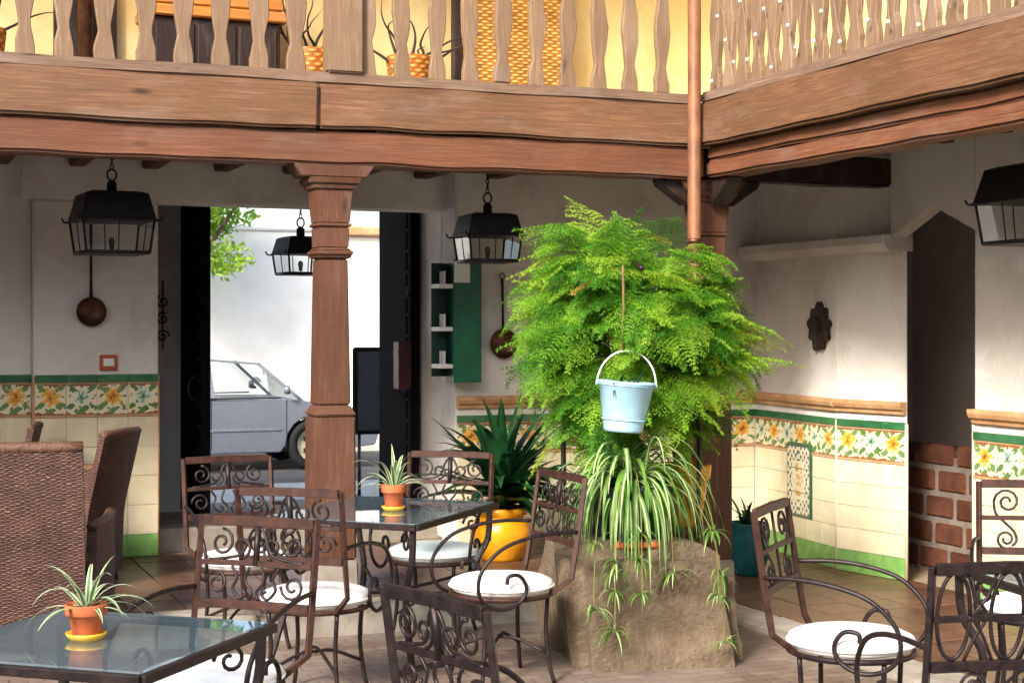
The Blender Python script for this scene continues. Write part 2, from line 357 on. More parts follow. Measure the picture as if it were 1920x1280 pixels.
# ------------------------------------------------------------------ geometry helpers
class MB:
    def __init__(s): s.v = []; s.f = []; s.uv = None; s.sm = []
    def add(s, vs, fs, smooth=False):
        o = len(s.v); s.v += [tuple(p) for p in vs]; s.f += [tuple(i+o for i in f) for f in fs]; s.sm += [smooth]*len(fs)
        return s
    def box(s, lo, hi, mtx=None):
        x0, y0, z0 = lo; x1, y1, z1 = hi
        vs = [Vector(p) for p in ((x0,y0,z0),(x1,y0,z0),(x1,y1,z0),(x0,y1,z0),(x0,y0,z1),(x1,y0,z1),(x1,y1,z1),(x0,y1,z1))]
        if mtx: vs = [mtx @ p for p in vs]
        return s.add(vs, [(0,3,2,1),(4,5,6,7),(0,1,5,4),(1,2,6,5),(2,3,7,6),(3,0,4,7)])
    def frustum(s, c, a, b, z0, z1):
        "square frustum centred at c: half sizes a (bottom) and b (top)"
        ax, ay = a if isinstance(a, tuple) else (a, a); bx, by = b if isinstance(b, tuple) else (b, b)
        x, y = c
        return s.add([(x-ax,y-ay,z0),(x+ax,y-ay,z0),(x+ax,y+ay,z0),(x-ax,y+ay,z0),(x-bx,y-by,z1),(x+bx,y-by,z1),(x+bx,y+by,z1),(x-bx,y+by,z1)],
              [(0,3,2,1),(4,5,6,7),(0,1,5,4),(1,2,6,5),(2,3,7,6),(3,0,4,7)])
    def tube(s, pts, rad, n=6, cap=True, flat=None):
        pts = [Vector(p) for p in pts]; m = len(pts)
        rads = rad if isinstance(rad, (list, tuple)) else [rad]*m
        T = []
        for i in range(m):
            t = (pts[min(i+1, m-1)] - pts[max(i-1, 0)]); T.append(t.normalized() if t.length > 1e-9 else Vector((0,0,1)))
        up = Vector((0,0,1)) if abs(T[0].z) < .9 else Vector((1,0,0))
        nrm = (up - T[0]*up.dot(T[0])).normalized(); vs = []; fs = []
        for i in range(m):
            nrm = nrm - T[i]*nrm.dot(T[i])
            if nrm.length < 1e-6: nrm = T[i].orthogonal()
            nrm.normalize(); bn = T[i].cross(nrm)
            for k in range(n):
                a = 2*math.pi*k/n + (math.pi/4 if n == 4 else 0)
                r = rads[i]
                vs.append(pts[i] + nrm*(math.cos(a)*r) + bn*(math.sin(a)*r*(flat or 1)))
        for i in range(m-1):
            for k in range(n):
                fs.append((i*n+k, i*n+(k+1)%n, (i+1)*n+(k+1)%n, (i+1)*n+k))
        if cap: fs.append(tuple(range(n-1, -1, -1))); fs.append(tuple((m-1)*n+k for k in range(n)))
        return s.add(vs, fs, n > 4)
    def lathe(s, prof, n=28, c=(0,0,0), caps=True):
        vs = []; fs = []; m = len(prof)
        for r, z in prof:
            for k in range(n):
                a = 2*math.pi*k/n; vs.append((c[0]+r*math.cos(a), c[1]+r*math.sin(a), c[2]+z))
        for i in range(m-1):
            for k in range(n):
                fs.append((i*n+k, i*n+(k+1)%n, (i+1)*n+(k+1)%n, (i+1)*n+k))
        if caps and prof[0][0] > 1e-6: fs.append(tuple(range(n-1, -1, -1)))
        if caps and prof[-1][0] > 1e-6: fs.append(tuple((m-1)*n+k for k in range(n)))
        return s.add(vs, fs, True)
    def prism(s, out, d0, d1, plane='xz'):
        "outline in a plane extruded along the third axis"
        n = len(out)
        def P(a, b, d): return (a, d, b) if plane == 'xz' else ((d, a, b) if plane == 'yz' else (a, b, d))
        vs = [P(a, b, d0) for a, b in out] + [P(a, b, d1) for a, b in out]
        fs = [tuple(range(n)), tuple(range(2*n-1, n-1, -1))] + [(i, n+i, n+(i+1)%n, (i+1)%n) for i in range(n)]
        return s.add(vs, fs)
    def mesh(s, name, bevel=0, seg=1, recalc=True, autosmooth=None):
        me = bpy.data.meshes.new(name); me.from_pydata(s.v, [], s.f)
        if bevel or recalc:
            bm = bmesh.new(); bm.from_mesh(me)
            if len(s.sm) == len(bm.faces):
                for f, k in zip(bm.faces, s.sm): f.smooth = k
            bmesh.ops.remove_doubles(bm, verts=bm.verts, dist=1e-6)
            if recalc: bmesh.ops.recalc_face_normals(bm, faces=bm.faces)
            if bevel:
                ed = [e for e in bm.edges if len(e.link_faces) == 2 and e.calc_face_angle(0) > R(40)]
                bmesh.ops.bevel(bm, geom=ed, offset=bevel, segments=seg, affect='EDGES', clamp_overlap=True)
            bm.to_mesh(me); bm.free()
        me.update(); return me
def link(name, me, mat, parent=None, loc=(0,0,0), rz=0, rot=None, scale=None):
    o = bpy.data.objects.new(name, me); COL.objects.link(o)
    if mat is not None:
        if me.materials: 
            if me.materials[0] is not mat: me.materials.clear(); me.materials.append(mat)
        else: me.materials.append(mat)
    o.parent = parent; o.location = loc; o.rotation_euler = rot if rot else (0, 0, rz)
    if scale: o.scale = scale
    return o
def build(mb, name, mat, parent=None, loc=(0,0,0), rz=0, bevel=0, seg=1, rot=None):
    return link(name, mb.mesh(name, bevel, seg), M[mat] if isinstance(mat, str) else mat, parent, loc, rz, rot)
def tag(o, label=None, cat=None, group=None, kind=None):
    if label: o['label'] = label
    if cat: o['category'] = cat
    if group: o['group'] = group
    if kind: o['kind'] = kind
    return o
def empty(name, loc=(0,0,0), rz=0, label=None, cat=None, group=None, kind=None):
    o = bpy.data.objects.new(name, None); COL.objects.link(o); o.location = loc; o.rotation_euler = (0, 0, rz); o.empty_display_size = .1
    return tag(o, label, cat, group, kind)
def copy_tree(o, parent=None):
    c = o.copy(); COL.objects.link(c); c.parent = parent
    for ch in list(o.children): copy_tree(ch, c)
    return c
def rough_box(lo, hi, amp, step, seed=0, freq=2.0, bev=.008):
    "a box cut into a grid and pushed about a little, for hand-hewn timber and stone"
    bm = bmesh.new(); sz = [hi[i]-lo[i] for i in range(3)]
    bmesh.ops.create_cube(bm, size=1)
    for v in bm.verts:
        v.co = Vector([lo[i] + (v.co[i]+.5)*sz[i] for i in range(3)])
    if bev: bmesh.ops.bevel(bm, geom=bm.edges[:], offset=bev, segments=2, affect='EDGES')
    for ax in range(3):
        n = int(sz[ax]/step)
        for k in range(1, n+1):
            p = Vector((0,0,0)); p[ax] = lo[ax] + sz[ax]*k/(n+1); nn = Vector((0,0,0)); nn[ax] = 1
            bmesh.ops.bisect_plane(bm, geom=bm.verts[:]+bm.edges[:]+bm.faces[:], plane_co=p, plane_no=nn)
    for v in bm.verts:
        q = v.co*freq + Vector((seed*7.3, seed*3.1, seed))
        v.co += Vector((mnoise.noise(q), mnoise.noise(q+Vector((31,0,0))), mnoise.noise(q+Vector((0,47,0)))))*amp
    for f in bm.faces: f.smooth = True
    me = bpy.data.meshes.new('hewn'); bm.to_mesh(me); bm.free()
    try: me.set_sharp_from_angle(angle=R(35))
    except Exception: pass
    return me
def set_uv(me, fn):
    uv = me.uv_layers.new(name='UVMap')
    for p in me.polygons:
        for li in p.loop_indices:
            uv.data[li].uv = fn(me.vertices[me.loops[li].vertex_index].co, p)
def spiral(cx, cy, r0, r1, a0, turns, n=18):
    "points of a flat spiral, radius r0 to r1, from angle a0 through turns"
    return [(cx + (r0+(r1-r0)*t)*math.cos(a0+turns*2*math.pi*t), cy + (r0+(r1-r0)*t)*math.sin(a0+turns*2*math.pi*t)) for t in [i/(n-1) for i in range(n)]]
def smooth_path(ctrl, n=6):
    "Catmull-Rom through control points"
    P = [Vector(p) for p in ctrl]; P = [P[0]*2-P[1]] + P + [P[-1]*2-P[-2]]; out = []
    for i in range(1, len(P)-2):
        for k in range(n):
            t = k/n; a, b, c, d = P[i-1], P[i], P[i+1], P[i+2]
            out.append(.5*((2*b) + (c-a)*t + (2*a-5*b+4*c-d)*t*t + (3*b-a-3*c+d)*t**3))
    out.append(P[-2]); return out

# ================================================================== SETTING
FY = 8.73      # face line of the long gallery
FX = 4.79      # face line of the side gallery
BY = 10.8      # inner wall of the long gallery (left pier)
BYR = 10.6     # the same wall right of the entrance
RX = 6.2       # inner wall of the side gallery
GZ = .15       # long gallery floor
ground = build(MB().add([(-400,-400,-.05),(400,-400,-.05),(400,400,-.05),(-400,400,-.05)], [(0,1,2,3)]), 'ground', 'pavement'); tag(ground, kind='structure')
patio = build(MB().box((-5.9,-2.9,-.04),(4.55,8.4,0)), 'patio', 'patio'); tag(patio, kind='structure')
# raised floor of the long gallery + its clay tiles
def tiled_floor(name, x0, x1, y0, y1, z, vis, size=.3):
    base = build(MB().box((x0,y0,-.04),(x1,y1,z-.012)), name, 'grout'); tag(base, kind='structure')
    me = MB().box((-size/2+.004,-size/2+.004,-.012),(size/2-.004,size/2-.004,0)).mesh('floor_tile', .003)
    nx, ny = int((vis[1]-vis[0])/size), int((vis[3]-vis[2])/size)
    for i in range(nx):
        for j in range(ny):
            o = link('tile', me, M['floor_tile'], base, (vis[0]+(i+.5)*size, vis[2]+(j+.5)*size, z + random.uniform(-.0015, .0015)))
            o.rotation_euler = (random.uniform(-.004,.004), random.uniform(-.004,.004), 0)
    return base
tiled_floor('gallery_floor', -5.9, 4.60, 8.72, 12.0, GZ, (0.1, 4.6, 8.72, 11.12))
sidefloor = tiled_floor('side_gallery_floor', 4.90, 9.0, 3.0, 12.0, .012, (4.90, 6.4, 4.9, 10.6))
vest = build(MB().box((1.6,11.0,GZ-.02),(4.1,12.5,.30)), 'vestibule_floor', 'kerb', bevel=.01); tag(vest, kind='structure')
# kerbs
kerb = empty('kerb', (0,0,0), kind='structure')
x = -1.6; k = 0
while x < 4.55:
    L = random.uniform(.5, .72); L = min(L, 4.62-x)
    link('kerb_stone', rough_box((x+.004, 8.40, -.02), (x+L-.004, 8.715, GZ+random.uniform(-.004,.004)), .006, .2, k, 5, .014), M['kerb'], kerb); x += L; k += 1
y = 8.40
while y > 3.2:
    L = random.uniform(.45, .65)
    link('kerb_stone', rough_box((4.555, y-L+.004, -.03), (4.86+random.uniform(-.01,.01), y-.004, .03+random.uniform(-.004,.004)), .006, .2, k, 5, .014), M['kerb'], kerb); y -= L; k += 1
# street
street = build(MB().box((-60,15.6,-.05),(70,20.6,.004)), 'road', 'asphalt'); tag(street, kind='structure')
pave1 = build(MB().box((-60,12.5,-.05),(70,15.6,.12)), 'pavement', 'pavement'); tag(pave1, kind='structure')
pave2 = build(MB().box((-60,20.6,-.05),(70,22.2,.12)), 'pavement', 'pavement'); tag(pave2, kind='structure')

# ------------------------------------------------------------------ the house
house = empty('courtyard_house', (0,0,0), label='courtyard house with white plaster walls, tiled dado and timber galleries', cat='house')
def wallbox(lo, hi, mat='plaster', name='wall', bev=.012):
    return build(MB().box(lo, hi), name, mat, house, bevel=bev, seg=2)
# left pier and the wall beside it
wall_far = wallbox((-5.9, 10.95, GZ), (.99, 11.25, 2.95))
pier = wallbox((.985, BY, GZ), (1.79, 11.1, 2.53))
lintel = wallbox((.9, BY+.003, 2.53), (4.2, 11.1, 2.96), name='lintel')
wall_r = wallbox((3.85, BYR, 0), (6.6, 10.9, 2.95))
reveal = wallbox((3.853, 10.9, .15), (4.2, 12.2, 2.95))
street_l = wallbox((-5.9, 12.0, 0), (2.30, 12.25, 5.15))
street_r = wallbox((3.86, 12.2, 0), (12, 12.45, 5.1))
street_t = wallbox((2.30, 12.003, 2.75), (3.86, 12.247, 5.15))
vceil = wallbox((.9, 11.1, 2.72), (4.2, 12.0, 2.94), 'plaster_ceiling', 'ceiling')
# side gallery: wall with the pointed passage opening
side_a = build(MB().prism([(RX+.003, 9.33), (RX+.105, 10.6), (RX+.4, 10.6), (RX+.4, 9.33)], 0, 2.95, 'xy'), 'wall', 'plaster', house, bevel=.006)
pier_b = build(MB().prism([(RX, 9.33), (RX+.13, 8.71), (RX+.27, 8.97), (RX+.27, 9.33)], 0, 2.95, 'xy'), 'wall', 'plaster', house, bevel=.006, seg=2)
pier_c = wallbox((RX, 6.6, 0), (RX+.13, 7.86, 2.95), bev=.01)
pier_d = wallbox((RX+.10, 2.0, 0), (RX+.35, 6.6, 2.95))
mb = MB().prism([(7.86, 2.28), (8.285, 2.46), (8.71, 2.28), (8.71, 2.95), (7.86, 2.95)], RX+.003, RX+.127, 'yz')
build(mb, 'arch_head', 'plaster', house)
# passage behind the opening
wallbox((RX+1.35, 6.5, 0), (RX+1.6, 10.6, 2.95), 'plaster_dim')
wallbox((RX+.35, 10.3, 0), (RX+1.35, 10.5, 2.95), 'plaster_dim')
wallbox((RX+.35, 6.5, 0), (RX+1.35, 6.7, 2.95), 'plaster_dim')
wallbox((RX+.3, 6.5, 2.96), (RX+1.6, 10.9, 3.04), 'plaster_dim', 'ceiling')
# low brick wall inside the passage
bw = build(MB().box((RX+.62, 6.72, 0), (RX+1.34, 10.28, .80)), 'wall', 'mortar', house)
zz = .02; row = 0
BR = {}
while zz < .78:
    yy = 8.15 - (.17 if row % 2 else 0) - random.uniform(0, .06); h = .15
    while yy < 10.2:
        L = round(random.choice((.36, .40, .30)), 2)
        if L not in BR: BR[L] = rough_box((-.012, -L/2+.008, -h/2+.007), (.02, L/2-.008, h/2-.007), .003, .12, L*100, 9, .008)
        if yy+L < 10.25: link('brick', BR[L], M['brick'], bw, (RX+.616, yy+L/2, zz+h/2))
        yy += L + .03
    zz += h + .03; row += 1
# ledge along the side wall and ceiling slabs
build(MB().prism([(RX-.06, 2.30), (RX-.06, 2.24), (RX-.02, 2.19), (RX+.18, 2.19), (RX+.18, 2.30)], 8.71, 10.59, 'xz'), 'ledge', 'plaster', house, bevel=.006)
# gallery floors / ceilings (white boards between joists)
slab1 = wallbox((-5.9, FY+.06, 2.97), (FX+.06, 12.0, 3.07), 'plaster_ceiling', 'ceiling')
slab2 = wallbox((FX+.065, 1.5, 2.972), (9.0, 12.0, 3.072), 'plaster_ceiling', 'ceiling')
# upper storey
up_wall = wallbox((-5.9, 10.75, 3.07), (6.3, 11.0, 5.42), 'plaster_yellow')
up_wall2 = wallbox((RX+.1, 1.5, 3.075), (RX+.35, 10.75, 5.5), 'plaster_yellow')
# roofs over the galleries
build(MB().prism([(8.45, 5.9), (8.45, 5.98), (12.6, 5.25), (12.6, 5.15)], -7, 8, 'yz'), 'roof', 'terracotta', house)
build(MB().prism([(4.5, 5.88), (4.5, 5.96), (9.0, 5.25), (9.0, 5.15)], 1.0, 8.6, 'xz'), 'roof', 'terracotta', house)
# the court's two unseen wings, added and raised to block low sky light
wallbox((-8.5, -4.3, 0), (9, -4.0, 5.6)); wallbox((-8.0, -4.0, 0), (-7.7, 12, 5.6))
wallbox((6.6, -4.0, 0), (6.9, 2.0, 5.6))

# dado tiles -------------------------------------------------------
TM = {}
def tile_mesh(w, h, key, th=.008):
    k = (round(w,4), round(h,4), key, th)
    if k not in TM:
        me = MB().box((-w/2+.0015, -th, -h/2+.0015), (w/2-.0015, .004, h/2-.0015)).mesh('wall_tile', .0015)
        set_uv(me, lambda co, p: (co.x/w+.5, co.z/h+.5))
        TM[k] = me
    return TM[k]
def tile_row(parent, p0, p1, z0, z1, n, mats, name='tile', th=.008):
    p0, p1 = Vector((*p0, 0)), Vector((*p1, 0)); d = p1-p0; L = d.length; w = L/n; rz = math.atan2(d.y, d.x)
    for i in range(n):
        mk = mats[i % len(mats)]; c = p0 + d*((i+.5)/n)
        link(name, tile_mesh(w, z1-z0, mk, th), M[mk], parent, (c.x, c.y, (z0+z1)/2), rz)
def dado(parent, p0, p1, base, top, rows, cols, colb, flip=0, moulding=False):
    "cream field, green skirting, painted band, green strip"
    e = Vector((p1[0]-p0[0], p1[1]-p0[1], 0)).normalized(); nrm = Vector((e.y, -e.x, 0))
    off = lambda p, t: (p[0]+nrm.x*t, p[1]+nrm.y*t)
    q0, q1 = off(p0, .003), off(p1, .003)
    zb = base + .15; band0 = top - .265; band1 = top - .065
    tile_row(parent, q0, q1, base+.002, zb, cols, ['tile_lightgreen'])
    hh = (band0-.02-zb)/rows
    for r in range(rows): tile_row(parent, q0, q1, zb+r*hh, zb+(r+1)*hh, cols, ['tile_cream'])
    tile_row(parent, q0, q1, band0-.02, band0, cols, ['tile_brown'], 'border_tile', .011)
    fl = ['flower_a', 'flower_b']; fl = fl if not flip else fl[::-1]
    tile_row(parent, q0, q1, band0, band1, colb, fl, 'painted_tile')
    tile_row(parent, q0, q1, band1, band1+.012, cols, ['tile_brown'], 'border_tile', .011)
    tile_row(parent, q0, q1, band1+.012, top, cols, ['tile_green'], 'green_tile', .014)
    if moulding:
        m = MB(); z0 = top + .05
        prof = [(0, z0), (.025, z0), (.03, z0+.02), (.05, z0+.035), (.06, z0+.06), (.06, z0+.085), (0, z0+.085)]
        pts0 = [Vector((*p0, 0)) + nrm*a + Vector((0,0,b)) for a, b in prof]; pts1 = [Vector((*p1, 0)) + nrm*a + Vector((0,0,b)) for a, b in prof]
        n = len(prof); m.add(pts0+pts1, [tuple(range(n)), tuple(range(2*n-1, n-1, -1))] + [(i, n+i, n+(i+1)%n, (i+1)%n) for i in range(n)])
        build(m, 'moulding', 'tile_brown', parent)
dado(pier, (.987, BY), (1.788, BY), GZ, 1.376, 4, 4, 4)
dado(wall_far, (-.42, 10.95), (.98, 10.95), GZ, 1.376, 4, 7, 7)
dado(wall_r, (3.855, BYR), (6.29, BYR), .0, 1.06, 4, 11, 11, 0, True)
dado(side_a, (RX+.102, 10.58), (RX+.003, 9.335), .012, 1.06, 4, 6, 6, 1, True)
dado(pier_b, (RX+.001, 9.325), (RX+.129, 8.715), .012, 1.06, 4, 3, 3, 0, True)
dado(pier_c, (RX, 7.855), (RX, 6.605), .012, 1.06, 4, 6, 6, 0, True)
# pale corner beads on the piers
for (bx, by, z0, z1, par) in ((RX-.004, 9.33, .02, 1.05, pier_b), (RX+.126, 8.711, .02, 1.05, pier_b), (RX-.004, 7.858, .02, 1.1, pier_c)):
    build(MB().tube([(bx, by, z0), (bx, by, z1)], .012, 8), 'corner_bead', 'tile_cream', par)
build(MB().tube([(1.79, BY-.004, GZ), (1.79, BY-.004, 1.37)], .009, 8), 'corner_bead', 'tile_brown', pier)
build(MB().tube([(.985, BY-.004, GZ), (.985, BY-.004, 1.37)], .009, 8), 'corner_bead', 'tile_brown', pier)
# painted tile panel on the side wall: four large tiles and a rim
tp = build(MB().box((-.002, -.19, -.27), (.006, .19, .27)), 'tile_panel', 'tile_green', house, (RX+.033, 9.86, .58), R(-4.6), bevel=.003)
for i in (-1, 1):
    for j in (-1, 0, 1):
        me = MB().box((-.012, -.086, -.084), (.004, .086, .084)).mesh('ptile', .002)
        set_uv(me, lambda co, p, i=i, j=j: (((co.y+i*.0885)/.354)+.5, ((co.z+j*.173)/.52)+.5))
        link('painted_tile', me, M['panel_tile'], tp, (-.001, i*.0885, j*.173))

# ------------------------------------------------------------------ timber structure
def beam(name, lo, hi, loc, rz, label, mat='beam_x', amp=.007, seed=1, step=.12, cat='beam'):
    o = link(name, rough_box(lo, hi, amp*1.5, step*.6, seed, 2.6, .016), M[mat], None, loc, rz); return tag(o, label, cat)
beam('gallery_beam', (-3.6,-.02,0), (3.6,.2,.19), (1.2, FY-.03, 2.61), 0, 'long reddish timber beam resting on the square wooden column', 'beam_red', seed=2)
beam('fascia_board', (-2.6,0,0), (2.606,.10,.262), (-.28, FY-.09, 2.803), 0, 'weathered timber board below the balusters, its end butting above the column', seed=3)
beam('fascia_board', (-1.24,0,0), (1.22,.10,.252), (3.568, FY-.074, 2.81), 0, 'timber board between the column and the copper downpipe, above the long beam', seed=4)
beam('bottom_rail', (-3.6,0,0), (3.55,.13,.075), (1.2, FY-.03, 3.062), 0, 'greyish rail the balusters above the column stand on', 'rail_wood', .004, 5, .15, 'rail')
beam('gallery_beam', (-3.4,0,0), (3.4,.2,.098), (FX, 5.25, 2.614), R(-90), 'lower half of the cracked timber beam over the passage arch', 'beam_red', seed=6)
o = beam('gallery_beam', (-3.4,0.004,0), (3.4,.2,.092), (FX, 5.25, 2.712), R(-90), 'upper half of the cracked timber beam over the passage arch', 'beam_red', seed=7); o.rotation_euler = (0, R(.12), R(-90))
beam('fascia_board', (-3.42,0,0), (3.42,.10,.265), (FX-.07, 5.25, 2.803), R(-90), 'timber board with a pale upper edge over the cracked beam', seed=8)
beam('bottom_rail', (-3.4,0,0), (3.4,.13,.075), (FX-.045, 5.25, 3.062), R(-90), 'rail with fairy lights, carrying the balusters right of the downpipe', 'rail_wood', .004, 9, .15, 'rail')
beam('tie_beam', (0,-.09,0), (1.42,.09,.19), (FX+.02, FY+.09, 2.612), 0, 'short dark beam from the corner column into the side wall', 'dark_wood', .006, 10)
# joists of the gallery ceiling
jm = rough_box((-.055, 0, 0), (.055, 1.9, .205), .004, .3, 3, 2, .01)
for i in range(11):
    o = link('ceiling_joist', jm, M['joist_wood'], None, (-.66+.48*i, FY+.21, 2.752)); tag(o, 'square ceiling joist running from the long beam to the wall', 'joist', 'joists under the long gallery')
jm2 = rough_box((0, -.055, 0), (1.25, .055, .13), .004, .3, 4, 2, .01)
for i in range(6):
    o = link('ceiling_joist', jm2, M['joist_wood'], None, (FX+.2, 8.1-.55*i, 2.834)); tag(o, 'square ceiling joist running from the cracked beam to the side wall', 'joist', 'joists under the side gallery')

# column --------------------------------------------------------------
def column(loc, zfloor, label):
    t = empty('wooden_column', (loc[0], loc[1], zfloor), label=label, cat='column')
    z = lambda v: v - zfloor
    m = MB().frustum((0,0), .135, .128, z(zfloor), z(zfloor+.22)); build(m, 'plinth', 'kerb', t, bevel=.01, seg=2)
    m = MB().frustum((0,0), .122, .118, z(zfloor+.22), z(1.19)); build(m, 'base', 'column_wood', t, bevel=.012, seg=2)
    m = MB().frustum((0,0), .124, .09, z(1.19), z(1.25)).frustum((0,0), .095, .082, z(1.25), z(2.08)); build(m, 'shaft', 'column_wood', t, bevel=.008, seg=2)
    m = MB().frustum((0,0), .094, .105, z(2.08), z(2.10)).frustum((0,0), .108, .108, z(2.10), z(2.125)).frustum((0,0), .1, .088, z(2.125), z(2.14)); build(m, 'necking_ring', 'column_wood', t, bevel=.006, seg=2)
    m = MB().frustum((0,0), .086, .088, z(2.14), z(2.26)).frustum((0,0), .1, .1, z(2.26), z(2.28)).frustum((0,0), .09, .108, z(2.28), z(2.47)); build(m, 'neck', 'column_wood', t, bevel=.006, seg=2)
    m = MB().frustum((0,0), .12, .13, z(2.47), z(2.50)).frustum((0,0), .14, .15, z(2.50), z(2.535)); build(m, 'capital', 'column_wood', t, bevel=.006, seg=2)
    m = MB().prism([(-.19, z(2.54)), (.19, z(2.54)), (.24, z(2.612)), (-.24, z(2.612))], -.1, .1, 'xz'); build(m, 'bolster', 'column_wood', t, bevel=.006, seg=2)
    return t
column((2.43, FY+.06), GZ, 'square reddish wooden column standing in front of the street door')
c2 = column((FX+.1, FY+.09), .012, 'square wooden corner column half hidden behind the feathery fern')
# corner brackets
for rz in (0, R(-90), R(180)):
    m = MB().prism([(.12, 2.52), (.16, 2.45), (.34, 2.57), (.36, 2.61), (.12, 2.61)], -.06, .06, 'xz')
    build(m, 'bracket', 'dark_wood', c2, (0, 0, -.012), rz, bevel=.006)

# downpipe
dp = empty('downpipe', (4.66, 8.56, 0), label='copper downpipe running down the courtyard corner', cat='pipe')
build(MB().tube([(0,0,.03), (0,0,1.4), (0,0,5.8)], .041, 20), 'pipe', 'copper', dp)
for z in (2.2, .9): 
    build(MB().tube([(0,0,z), (0,0,z+.03)], .047, 20), 'pipe_clamp', 'copper_old', dp)

# ------------------------------------------------------------------ balustrades
def baluster_outline(h=.86):
    half = [(.056,0),(.056,.05),(.052,.08),(.034,.15),(.036,.19),(.054,.29),(.060,.38),(.054,.46),(.040,.56),(.036,.60),(.050,.70),(.056,.76),(.056,h)]
    return half, [(a, z) for a, z in half] + [(-a, z) for a, z in reversed(half)]
half, bo = baluster_outline()
bal_me = []
for s in range(9):
    m = MB(); n = len(half); th = .02
    wv = [(random.uniform(-.006,.006), random.uniform(-.008,.008)) for _ in half]
    for (a, z), (dx, dz) in zip(half, wv):
        m.v += [(-a+dx, -th, z+dz), (a+dx, -th, z+dz), (a+dx, th, z+dz), (-a+dx, th, z+dz)]
    for i in range(n-1):
        for k in range(4):
            m.f.append((i*4+k, i*4+(k+1)%4, (i+1)*4+(k+1)%4, (i+1)*4+k)); m.sm.append(False)
    m.f += [(3,2,1,0), tuple((n-1)*4+k for k in range(4))]; m.sm += [False]*2
    bal_me.append(m.mesh('baluster', .005))
bl = empty('balustrade', (0, FY+.02, 3.135), label='weathered cut-out balustrade of the long gallery above the column', cat='balustrade')
for k in range(-8, 19):
    xx = .958 + .21*k
    if abs(xx-2.5) < .12 or xx > 4.72: continue
    o = link('baluster', random.choice(bal_me), M['baluster_wood'], bl, (xx+random.uniform(-.008,.008), 0, 0), random.uniform(-.09,.09)); o.scale.x = random.uniform(.86, 1.0); o.rotation_euler.y = random.uniform(-.015,.015)
build(MB().box((2.39,-.06,0), (2.6,.06,1.05)), 'newel_post', 'baluster_wood', bl, bevel=.01, seg=2)
link('handrail', rough_box((-2.4,-.06,.86), (4.72,.06,.96), .004, .2, 12, 2, .015), M['beam_x'], bl)
br_ = empty('balustrade', (FX+.02, 0, 3.135), label='weathered cut-out balustrade hung with fairy lights, right of the downpipe', cat='balustrade')
for k in range(30):
    yy = 8.55 - .165*k
    o = link('baluster', random.choice(bal_me), M['baluster_wood'], br_, (0, yy, 0), R(90)+random.uniform(-.05,.05)); o.scale.x = random.uniform(.94, 1.05)
link('handrail', rough_box((-.06,2.0,.86), (.06,8.62,.96), .004, .2, 13, 2, .015), M['beam_x'], br_)
fl = empty('fairy_lights', (FX-.03, 0, 3.14), label='string of small white fairy lights zigzagging over the balusters', cat='light string')
pts = []; yy = 8.5; zi = 0
while yy > 3.8:
    zt = [.06, .48][zi % 2]; pts.append((random.uniform(-.015, .0), yy, zt+random.uniform(-.03,.03))); zi += 1; yy -= .115
wp = smooth_path(pts, 4); build(MB().tube(wp, .0018, 4), 'wire', 'wire', fl)
bme = MB().lathe([(0,-.012),(.008,-.008),(.011,0),(.008,.009),(0,.012)], 8).mesh('bulb')
for i, p in enumerate(wp):
    if i % 3 == 0: link('bulb', bme, M['light_bulb'], fl, (p.x-.008, p.y, p.z-.012))

# ------------------------------------------------------------------ things on the upper gallery
ch = empty('sideboard', (2.08, 10.47, 3.07), label='dark wooden sideboard with orange top behind the balusters', cat='sideboard')
build(MB().box((-.42,-.2,.06), (.42,.2,.62)), 'carcass', 'dark_wood', ch, bevel=.008)
build(MB().box((-.46,-.24,.62), (.46,.22,.69)).box((-.44,-.22,.70), (.44,.2,.85)), 'top', 'orange_wood', ch, bevel=.008)
for i in (-1, 0, 1): build(MB().box((-.125+i*.27,-.212,.1), (.125+i*.27,-.2,.58)), 'door', 'dark_wood', ch, bevel=.006)
for sx in (-1,1):
    for sy in (-1,1): build(MB().box((sx*.38-.03,sy*.16-.03,0), (sx*.38+.03,sy*.16+.03,.06)), 'leg', 'dark_wood', ch, bevel=.004)
tag(build(MB().tube([(1.28,10.55,3.07),(1.28,10.55,5.8)], .05, 16), 'post', 'copper_old'), 'round brown post beside the sideboard on the upper gallery', 'post')
tag(build(MB().box((1.10,10.68,3.07),(1.24,10.745,5.7)).box((1.33,10.68,3.07),(1.5,10.745,5.7)), 'door_frame', 'dark_wood'), 'dark door frame behind the round brown post', 'door frame')
scr = MB().box((-.42,-.025,0), (.42,.025,1.9)).mesh('screen', .006); set_uv(scr, lambda co, p: (co.x+.5, co.z))
sc = empty('rush_screen', (4.28, 10.5, 3.07), label='golden woven rush screen with a dark stile behind the balusters', cat='screen')
link('panel', scr, M['rattan'], sc); build(MB().box((-.49,-.035,0), (-.425,.035,1.92)), 'stile', 'dark_wood', sc, bevel=.004)
def branch_vase(px_loc, label, seed):
    random.seed(seed)
    t = empty('branch_vase', px_loc, label=label, cat='vase')
    pr = [(.05,0),(.09,.02),(.13,.2),(.16,.45),(.155,.47),(.12,.46),(.1,.2),(0,.1)]
    m = MB().lathe(pr, 20); me = m.mesh('basket'); set_uv(me, lambda co, p: (math.atan2(co.y,co.x)/6.283, co.z)); link('basket', me, M['rattan_basket'], t)
    for i in range(9):
        a = random.uniform(0, 6.28); p = Vector((random.uniform(-.05,.05), random.uniform(-.05,.05), .3)); pts = [p.copy()]
        d = Vector((math.cos(a)*.55, math.sin(a)*.3, .8)).normalized()
        for k in range(7):
            d = (d + Vector((random.uniform(-.5,.5), random.uniform(-.3,.3), random.uniform(-.3,.25)))).normalized(); p = p + d*.11; pts.append(p.copy())
        build(MB().tube(smooth_path(pts, 3), [.016*(1-i/20) for i in range(22)], 5), 'branch', 'dry_twig', t)
